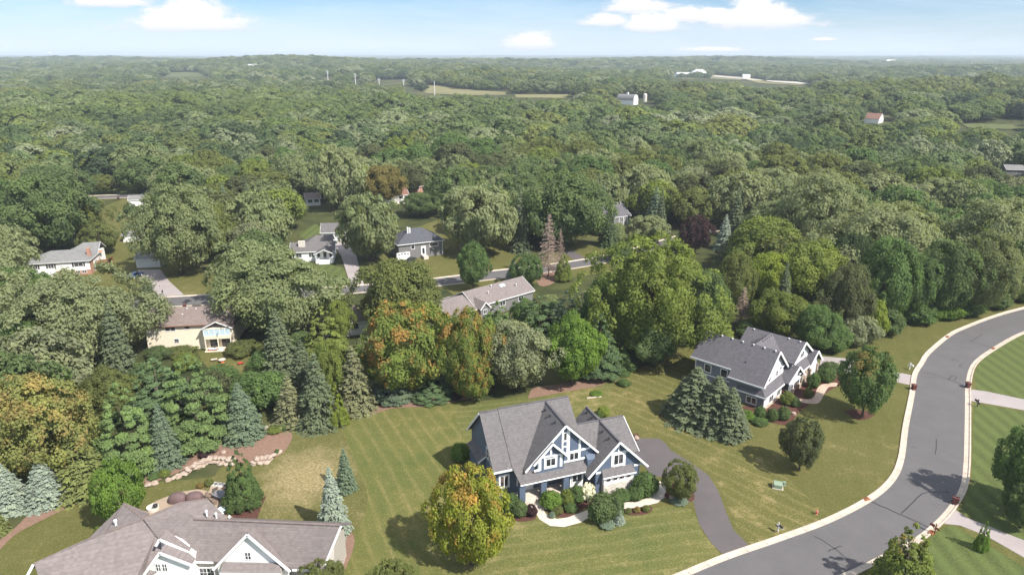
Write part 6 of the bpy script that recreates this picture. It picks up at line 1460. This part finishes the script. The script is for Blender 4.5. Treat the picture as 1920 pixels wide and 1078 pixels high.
x, y = at(293, 957); H = empty('kettle_grill', (x, y, .062), 0, 'round dark kettle grill beside a white stone ring', 'grill'); mb = MB(); mb.lathe((0, 0, .55), [(.05, -.02), (.3, .08), (.36, .25), (.3, .42), (.1, .5), (.04, .54)], 16); mb.build('bowl', M['dark_metal'], H); mb = MB(); [mb.cyl((.2 * math.cos(a), .2 * math.sin(a), 0), .02, .02, .62, 6) for a in (0, 2.1, 4.2)]; mb.build('leg', M['galv'], H)
x, y = at(287, 955); H = empty('fire_ring', (x, y, .062), 0, 'white stone fire ring at the left end of the patio', 'fire pit'); mb = MB(); mb.lathe((0, 0, 0), [(.8, 0), (.8, .45), (.55, .45), (.52, .2)], 16); mb.build('ring', M['stone_pale'], H)
x, y = at(418, 962); H = empty('round_table', (x, y, .062), 0, 'round glass topped table at the corner of the taupe roof', 'table'); mb = MB(); mb.lathe((0, 0, .66), [(.62, 0), (.64, .02), (.62, .05)], 20); mb.build('table_top', M['cloth'], H); mb = MB(); mb.cyl((0, 0, 0), .06, .05, .66, 8); mb.lathe((0, 0, 0), [(.3, 0), (.28, .05), (.05, .08)], 12); mb.build('pedestal', M['white'], H)
# cream house yard
x, y = at(417, 679); H = empty('play_table', (x, y, .03), 0, 'round table with orange base on the cream house lawn', 'table'); mb = MB(); mb.lathe((0, 0, .55), [(.7, 0), (.72, .04), (.7, .08)], 16); mb.build('table_top', M['path'], H); mb = MB(); mb.lathe((0, 0, 0), [(.45, 0), (.3, .3), (.42, .54)], 12); mb.build('base', M['orange'], H)
x, y = at(402, 677); H = empty('garden_bench', (x, y, .03), R_(20), 'small pale bench on the cream house lawn', 'bench'); mb = MB(); mb.box(-.6, .6, -.3, .3, .38, .45); mb.build('seat', M['path'], H); mb = MB(); [mb.box(a - .05, a + .05, -.25, .25, 0, .379) for a in (-.45, .45)]; mb.build('leg', M['wood'], H)
x, y = at(451, 683); H = empty('toy_wagon', (x, y, .03), R_(30), 'red toy wagon on the cream house lawn', 'toy wagon'); mb = MB(); mb.box(-.5, .5, -.28, .28, .2, .42); mb.build('tub', M['red'], H); mb = MB(); [mb.cyl((a, b - .03, .13), .13, .13, .06, 10, (0, 1, 0)) for a in (-.35, .35) for b in (-.3, .3)]; mb.build('wheel', M['rubber'], H); mb = MB(); mb.bar((.5, 0, .25), (1.1, 0, .5), .03, .03); mb.build('handle', M['dark_metal'], H)
x, y = at(399, 658); H = empty('patio_lounger', (x, y, .14), R_(5), 'blue cushioned lounger under the raised porch', 'lounger'); mb = MB(); mb.box(-1.0, 1.0, -.35, .35, .2, .3); mb.build('frame', M['red'], H); mb = MB(); mb.box(-.7, .9, -.3, .3, .302, .42); mb.build('cushion', M['cloth'], H)
# parked blue car
def car(px, py, rz, label):
    x, y = at(px, py); H = empty('parked_car', (x, y, .06), R_(rz), label, 'car')
    mb = MB(); side = [(-2.25, .35), (2.2, .35), (2.28, .62), (2.1, .88), (1.1, .98), (.55, 1.42), (-.95, 1.45), (-1.75, 1.02), (-2.2, .95), (-2.3, .6)]
    n = len(side); vs = []
    for yy, k in ((-.88, 1), (-.70, 0), (.70, 0), (.88, 1)):
        pass
    def ring(yy, inset): return [(a, yy * (1 - inset * max(0, (z - .95) / .5)), z) for a, z in side]
    vs = ring(-.9, .25) + ring(.9, .25); mb.add(vs, [tuple(range(n)), tuple(range(2 * n - 1, n - 1, -1))] + [(i, n + i, n + (i + 1) % n, (i + 1) % n) for i in range(n)])
    b = mb.build('body', M['blue_car'], H)
    g = MB(); g.obox((.83, 0, 1.21), (.78, 0, -.625), (0, 1, 0), (.625, 0, .78), .31, .62, .012); g.build('windscreen', M['glass'], H)
    g = MB(); g.obox((-1.36, 0, 1.245), (.88, 0, .475), (0, 1, 0), (-.475, 0, .88), .38, .6, .012); g.build('rear_window', M['glass'], H)
    for k in (-1, 1):
        g = MB(); g.add([(-1.3, k * .885, 1.02), (.85, k * .885, 1.0), (.5, k * .70, 1.38), (-.95, k * .70, 1.4), (-1.3, k * .87, 1.02), (.85, k * .87, 1.0), (.5, k * .68, 1.38), (-.95, k * .68, 1.4)], [(0, 1, 2, 3), (4, 7, 6, 5), (0, 4, 5, 1), (1, 5, 6, 2), (2, 6, 7, 3), (3, 7, 4, 0)]); g.build('side_window', M['glass'], H)
        for a in (-1.4, 1.4):
            w = MB(); w.cyl((a, k * .82 - .1, .33), .33, .33, .2, 16, (0, 1, 0)); ww = w.build('wheel', M['rubber'], H); w = MB(); w.cyl((a, k * .82 + (.1 if k > 0 else -.12), .33), .2, .2, .02, 12, (0, 1, 0)); w.build('rim', M['galv'], ww)
        l = MB(); l.box(2.2, 2.29, k * .6 - .18, k * .6 + .18, .62, .76); l.build('headlight', M['white'], H)
    return H
car(254, 520, 78, 'dark blue car parked on the drive of the two car garage')
M['blue_car'] = simple('dark_grey_car_paint', (.03, .032, .036), .25, .6, .05)
car(770, 492, 250, 'dark grey car in front of the charcoal house garage')
# satellite dish, pole, patio umbrella, power pole
x, y = at(162, 480); H = empty('satellite_dish', (x, y, 0), R_(-40), 'white satellite dish behind the white split level house', 'satellite dish'); mb = MB(); mb.cyl((0, 0, 0), .06, .06, 4.4, 8); mb.build('mast', M['galv'], H); mb = MB(); mb.cyl((0, 0, 4.5), 1.05, .35, .25, 16, (0, .5, -.86)); mb.build('dish', M['white'], H)
x, y = at(60, 484); H = empty('utility_pole', (x, y, 0), 0, 'bare wooden utility pole behind the white split level house', 'pole'); mb = MB(); mb.cyl((0, 0, 0), .14, .1, 8, 8); mb.box(-.8, .8, -.06, .06, 7.2, 7.35); mb.build('pole', M['bark_grey'], H)
x, y = at(186, 497); H = empty('garden_umbrella', (x, y, 0), 0, 'red orange umbrella over the wooden deck of the white house', 'umbrella'); mb = MB(); mb.cyl((0, 0, 0), .04, .04, 4.6, 8); mb.build('pole', M['galv'], H); mb = MB(); mb.lathe((0, 0, 4.1), [(1.7, 0), (1.65, .06), (.1, .7)], 8); mb.build('canopy', M['orange'], H)
x, y = at(1815, 600); 

# ================================================================== REST OF THE WOODS
def inside(poly, x, y):
    c = False; n = len(poly)
    for i in range(n):
        x1, y1 = poly[i]; x2, y2 = poly[(i + 1) % n]
        if (y1 > y) != (y2 > y) and x < (x2 - x1) * (y - y1) / (y2 - y1) + x1: c = not c
    return c
def W_(pts): return [G(*p) for p in pts]
CLEAR = [W_(lawn_pts), W_([(180, 392), (235, 365), (262, 392), (262, 470), (300, 500), (420, 520), (465, 546), (300, 556), (200, 560), (60, 550), (20, 520), (40, 480), (100, 450), (190, 440), (175, 430)]),
         W_([(520, 520), (530, 430), (600, 405), (690, 420), (700, 480), (760, 415), (850, 405), (870, 480), (830, 530), (700, 545), (560, 545)]),
         W_([(820, 540), (1010, 515), (1040, 560), (840, 610)]), W_([(290, 665), (290, 560), (445, 560), (460, 665), (520, 690), (500, 730), (380, 690)]),
         W_([(1140, 420), (1140, 375), (1195, 375), (1195, 420)]), W_([(1820, 1400), (1820, 560), (2300, 500), (3000, 1400)]), [(p.x, p.y) for p in Lw] + [(p.x, p.y) for p in reversed(Rw)], W_([(255, 930), (300, 860), (400, 820), (450, 800), (600, 780), (600, 850), (300, 960)]), W_([(170, 392), (170, 360), (262, 360), (262, 392)])] + FIELDS
st = W_([(-220, 575), (306, 550), (530, 537), (831, 514), (1077, 483), (1262, 438), (1420, 400), (1440, 418), (1275, 462), (1077, 510), (831, 543), (530, 568), (306, 585), (-220, 628)]); CLEAR.append(st)
# view windows that have to stay open: (x0, y0, x1, y1, distance of the thing seen through it)
def dist_at(px, py): return G(px, py, 0)[1]
OPEN = [(60, 450, 190, 520, dist_at(100, 515)), (185, 375, 262, 545, dist_at(220, 372)), (236, 360, 275, 390, dist_at(247, 387)), (222, 430, 262, 462, dist_at(240, 458)), (178, 358, 245, 376, dist_at(200, 365)), (248, 466, 296, 560, dist_at(260, 505)),
        (300, 548, 410, 660, dist_at(340, 640)), (300, 600, 440, 668, dist_at(340, 655)), (540, 415, 700, 560, dist_at(600, 440)), (745, 410, 835, 500, dist_at(790, 470)), (828, 515, 1003, 590, dist_at(900, 560)), (832, 430, 945, 530, dist_at(880, 440)), (940, 495, 1145, 535, dist_at(1000, 490)),
        (1155, 372, 1188, 418, dist_at(1170, 415)), (720, 338, 800, 388, dist_at(760, 365)), (172, 316, 218, 350, dist_at(190, 350)), (1634, 208, 1672, 229, dist_at(1650, 231)), (1888, 303, 1925, 324, dist_at(1900, 325)), (1157, 174, 1216, 194, dist_at(1180, 196)),
        (1262, 130, 1336, 153, 1885), (1262, 392, 1345, 474, dist_at(1302, 478)), (1000, 394, 1066, 520, dist_at(1028, 518)), (640, 300, 780, 330, dist_at(722, 386)), (1330, 138, 1420, 152, 1840), (1400, 145, 1515, 162, 1600), (575, 358, 602, 374, dist_at(580, 374)), (575, 392, 600, 405, dist_at(580, 400)),
        (782, 159, 950, 177, 1080), (965, 177, 1066, 184, 1000), (300, 136, 392, 147, 1700), (1805, 231, 1925, 240, 600), (808, 155, 822, 178, 1180), (90, 100, 100, 110, 5500), (610, 134, 620, 151, 1600), (662, 141, 672, 158, 1500), (706, 150, 762, 160, 1500)]
def blocked(x, y, r, h):
    for c in CLEAR:
        if inside(c, x, y): return True
    z = hgt(x, y)
    f = y * cp_ - (z + h / 2 - CH) * sp_
    if f < 5: return False
    px, top = J(x, y, z + h * .97); wpx = r / f * CF * .92; bot = J(x, y, z)[1]
    for a, b, c, d, D in OPEN:
        if y < D - 1 and px + wpx > a and px - wpx < c and top < d and bot > b: return True
    return False
cell = {}
def near(x, y, r, k=.62):
    i, j = int(x // 24), int(y // 24)
    for a in (i - 1, i, i + 1):
        for b in (j - 1, j, j + 1):
            for X, Y, Rr in cell.get((a, b), ()):
                if (x - X) ** 2 + (y - Y) ** 2 < (k * (r + Rr)) ** 2: return True
    return False
def addc(x, y, r): cell.setdefault((int(x // 24), int(y // 24)), []).append((x, y, r))
for x, y, r in TREES: addc(x, y, r)
rf_ = random.Random(21)
LM = [('the white ranch', 105, 500), ('the back street', 210, 368), ('the two car garage', 270, 500), ('the white porch house', 590, 480), ('the charcoal house', 795, 470), ('the red roofed house', 740, 368), ('the small grey house', 1170, 415),
      ('the bare spruce', 1028, 520), ('the purple plum tree', 1302, 478), ('the hillside red roof', 1652, 231), ('the tan field', 860, 180), ('the white barn', 1180, 196), ('the largest pale maple', 1640, 555), ('the huge cottonwood', 1222, 690), ('the street bend', 1720, 620),
      ('the right edge roof', 1900, 325), ('the long mauve roof', 915, 560), ('the cream house', 370, 650), ('the left edge', 0, 400), ('the far left edge', 0, 300), ('the big gold maple', 92, 915)]
LMW = [(n, *G(a, b, 0)) for n, a, b in LM]
PALK = [('mid', 'mid', 'mid green', 5), ('mid', 'green', 'fresh green', 3), ('mid', 'olive', 'olive', 4), ('mid_silver', 'silver', 'pale silvery', 5), ('mid_silver', 'silverd', 'grey green', 5), ('mid', 'dark', 'dark green', 3), ('mid', 'yg', 'yellow green', 2), ('mid', 'grey', 'dull grey green', 2), ('spruce', 'bluegreen', 'blue green', .7), ('spruce', 'darksp', 'dark', 1), ('mid', 'rust', 'orange brown', .08)]
wts = [p[3] for p in PALK]
cands = []
tries = 0
# jittered scan from near to far
y = 95.0
while y < 430:
    x = -.86 * (y + 30)
    while x < .86 * (y + 30):
        cands.append((x + rf_.uniform(-4, 4), y + rf_.uniform(-4, 4))); x += 8.5
    y += 8.5
fill = []; under = []
for x, y in cands:
    sc_ = rf_.choices(PALK, wts)[0]
    if sc_[0] == 'spruce': r, h = rf_.uniform(2.6, 4), rf_.uniform(12, 18)
    else: r, h = rf_.triangular(6.0, 13.0, 9.5), 0; h = 7 + r * rf_.uniform(.8, 1.15)
    if near(x, y, r) or blocked(x, y, r, h):
        r2, h2 = rf_.uniform(2.6, 4.2), rf_.uniform(4, 6.5)
        if y < 300 and not near(x, y, r2, .8) and not blocked(x, y, r2, h2): addc(x, y, r2); under.append((x, y, r2, h2, sc_))
        continue
    addc(x, y, r); fill.append((x, y, r, h, sc_))
fill.sort(key=lambda t: math.hypot(t[0], t[1]))
LIMIT = 265
auto = fill[:LIMIT]; rest = fill[LIMIT:]
AUTO = []
for x, y, r, h, (k, col, word, _) in auto:
    e = put(k, x, y, 2 * r, h, col, None, record=False); AUTO.append((e, x, y, r, h, k, word))
for x, y, r, h, (k, col, word, _) in under:
    if len(AUTO) > 390: break
    e = put('scrub', x, y, 2 * r, h, col if k != 'spruce' else 'mid', None, record=False, name='thicket'); AUTO.append((e, x, y, r, h, 'scrub', word if k != 'spruce' else 'mid green'))
groups = {}
for t in AUTO:
    e, x, y, r, h, k, word = t
    n, lx, ly = min(LMW, key=lambda q: (q[1] - x) ** 2 + (q[2] - y) ** 2)
    dx_, dy_ = x - lx, y - ly
    if abs(dx_) > abs(dy_): rel = 'right of' if dx_ > 0 else 'left of'
    else: rel = 'behind' if dy_ > 0 else 'in front of'
    size = 'broad' if r > 8.6 else 'medium' if r > 6.5 else 'small'
    what = 'spruce' if k == 'spruce' else 'thicket' if k == 'scrub' else 'tree'
    groups.setdefault((size if what == 'tree' else 'slim' if what == 'spruce' else 'low', word, what, rel, n), []).append(t)
ORD = ['first', 'second', 'third', 'fourth', 'fifth', 'sixth', 'seventh', 'eighth', 'ninth', 'tenth', 'eleventh', 'twelfth', 'thirteenth', 'fourteenth', 'fifteenth', 'sixteenth']
for (size, word, what, rel, n), L_ in groups.items():
    L_.sort(key=lambda t: J(t[1], t[2], 5)[0])
    for i, t in enumerate(L_):
        lb = f'{size} {word} {what} {rel} {n}'
        if len(L_) > 1: lb += ', ' + ORD[min(i, 15)] + ' from left'
        tag(t[0], lb, 'bush' if what == 'thicket' else 'tree', 'trees of the woods behind the houses' if what != 'thicket' else 'thickets under the woods')

# ---- the far woodland: one object, countless crowns
fl = [round_crown('far_crown', 40 + s, 6.5, 12.5, 1.0, 46, 5200, .56, .70, crf=(.16, .34), rough=.2, jit=.28, lobes=7, wide=.4) for s in range(4)] + [cone_crown('far_cone', 50, 3.2, 13, .8, 9, 900, .8, 1.2, flat=.6, pw=.8)]
protos = []
for me in fl:
    me.materials.append(M['far']); protos.append(bpy.data.objects.new('far_crown', me))
pts, rot, scl, idx = [], [], [], []
def addp(x, y, sx, sz, i): pts.append((x, y, hgt(x, y) - .3)); rot.append(rf_.uniform(0, 6.28)); scl.append((sx, sx * rf_.uniform(.85, 1.15), sz)); idx.append(i)
for x, y, r, h, (k, col, word, _) in rest:
    if k == 'spruce': addp(x, y, r / 3.2, h / 13, 4)
    else: addp(x, y, r / 6.5, h / 12.5, rf_.randrange(4))
y = 428.0
FB = [(min(p[0] for p in f), max(p[0] for p in f), min(p[1] for p in f), max(p[1] for p in f), f) for f in FIELDS]
while y < 20500:
    sp = 18.5 * max(1, (y / 2100) ** .93); x = -.84 * (y + 60)
    while x < .84 * (y + 60):
        X = x + rf_.uniform(-.45, .45) * sp; Y = y + rf_.uniform(-.45, .45) * sp; x += sp * rf_.uniform(.85, 1.15)
        # scattered small clearings
        n = math.sin(X / 140 + 2 * math.sin(Y / 190)) * math.sin(Y / 260 + 1.7 * math.sin(X / 230 + 1))
        if n > .93 - .12 * smooth(1500, 6000, Y) and Y > 600: continue
        g = sp / 18.5; r = rf_.triangular(7.0, 19, 11.5) ; h = 8 + r * rf_.uniform(.4, .85)
        if rf_.random() < .07: i = 4; sx, sz = rf_.uniform(1.0, 1.5) * g, rf_.uniform(1.0, 1.5)
        else: i = rf_.randrange(4); sx, sz = r / 6.5 * g * (1.0 if g == 1 else 1.12), h / 12.5 * (1 + .12 * (g - 1) * rf_.random())
        if Y < 2400 and blocked(X, Y, r, h): continue
        if Y >= 2400:
            bad = False
            z = hgt(X, Y); px, top = J(X, Y, z + h)
            for a, b, c, d, D in OPEN[-5:]:
                if Y < D and a < px < c and top < d and J(X, Y, z)[1] > b: bad = True
            if bad: continue
        addp(X, Y, sx, sz, i)
    y += sp
print('far trees', len(pts), 'auto', len(AUTO), 'under', len(under), 'fill', len(fill))
me = bpy.data.meshes.new('woodland'); me.vertices.add(len(pts)); me.vertices.foreach_set('co', np.array(pts, dtype=np.float32).ravel())
a = me.attributes.new('rz', 'FLOAT', 'POINT'); a.data.foreach_set('value', np.array(rot, dtype=np.float32))
a = me.attributes.new('sc', 'FLOAT_VECTOR', 'POINT'); a.data.foreach_set('vector', np.array(scl, dtype=np.float32).ravel())
a = me.attributes.new('ix', 'INT', 'POINT'); a.data.foreach_set('value', np.array(idx, dtype=np.int32))
wood = bpy.data.objects.new('distant_woodland', me); COL.objects.link(wood)
tag(wood, 'endless green woodland rolling to the horizon beyond the houses', 'woodland', kind='stuff')
ng = bpy.data.node_groups.new('scatter', 'GeometryNodeTree')
ng.interface.new_socket('Geometry', in_out='INPUT', socket_type='NodeSocketGeometry'); ng.interface.new_socket('Geometry', in_out='OUTPUT', socket_type='NodeSocketGeometry')
gi = ng.nodes.new('NodeGroupInput'); go = ng.nodes.new('NodeGroupOutput'); iop = ng.nodes.new('GeometryNodeInstanceOnPoints'); jn = ng.nodes.new('GeometryNodeJoinGeometry')
for p in reversed(protos):
    oi = ng.nodes.new('GeometryNodeObjectInfo'); oi.inputs['Object'].default_value = p; oi.inputs['As Instance'].default_value = True; ng.links.new(oi.outputs['Geometry'], jn.inputs[0])
def na(name, typ):
    n = ng.nodes.new('GeometryNodeInputNamedAttribute'); n.data_type = typ; n.inputs['Name'].default_value = name; return n.outputs['Attribute']
cx_ = ng.nodes.new('ShaderNodeCombineXYZ'); ng.links.new(na('rz', 'FLOAT'), cx_.inputs[2])
e2r = ng.nodes.new('FunctionNodeEulerToRotation'); ng.links.new(cx_.outputs[0], e2r.inputs[0])
ng.links.new(gi.outputs[0], iop.inputs['Points']); ng.links.new(jn.outputs[0], iop.inputs['Instance']); iop.inputs['Pick Instance'].default_value = True
ng.links.new(na('ix', 'INT'), iop.inputs['Instance Index']); ng.links.new(e2r.outputs[0], iop.inputs['Rotation']); ng.links.new(na('sc', 'FLOAT_VECTOR'), iop.inputs['Scale'])
ng.links.new(iop.outputs[0], go.inputs[0])
wood.modifiers.new('scatter', 'NODES').node_group = ng

# ================================================================== HAZE
m, t, out = new_mat('haze')
pv = t.n.new('ShaderNodeVolumePrincipled'); pv.inputs['Color'].default_value = (.80, .90, 1.0, 1); pv.inputs['Density'].default_value = 1 / 7800; pv.inputs['Anisotropy'].default_value = 0.0
t.l.new(pv.outputs[0], out.inputs['Volume'])
mb = MB(); mb.box(-30000, 30000, -400, 22000, -45, 82)
o = mb.build('haze', m); tag(o, 'pale summer haze over the far woods', 'haze', kind='stuff')
o.display_type = 'WIRE'
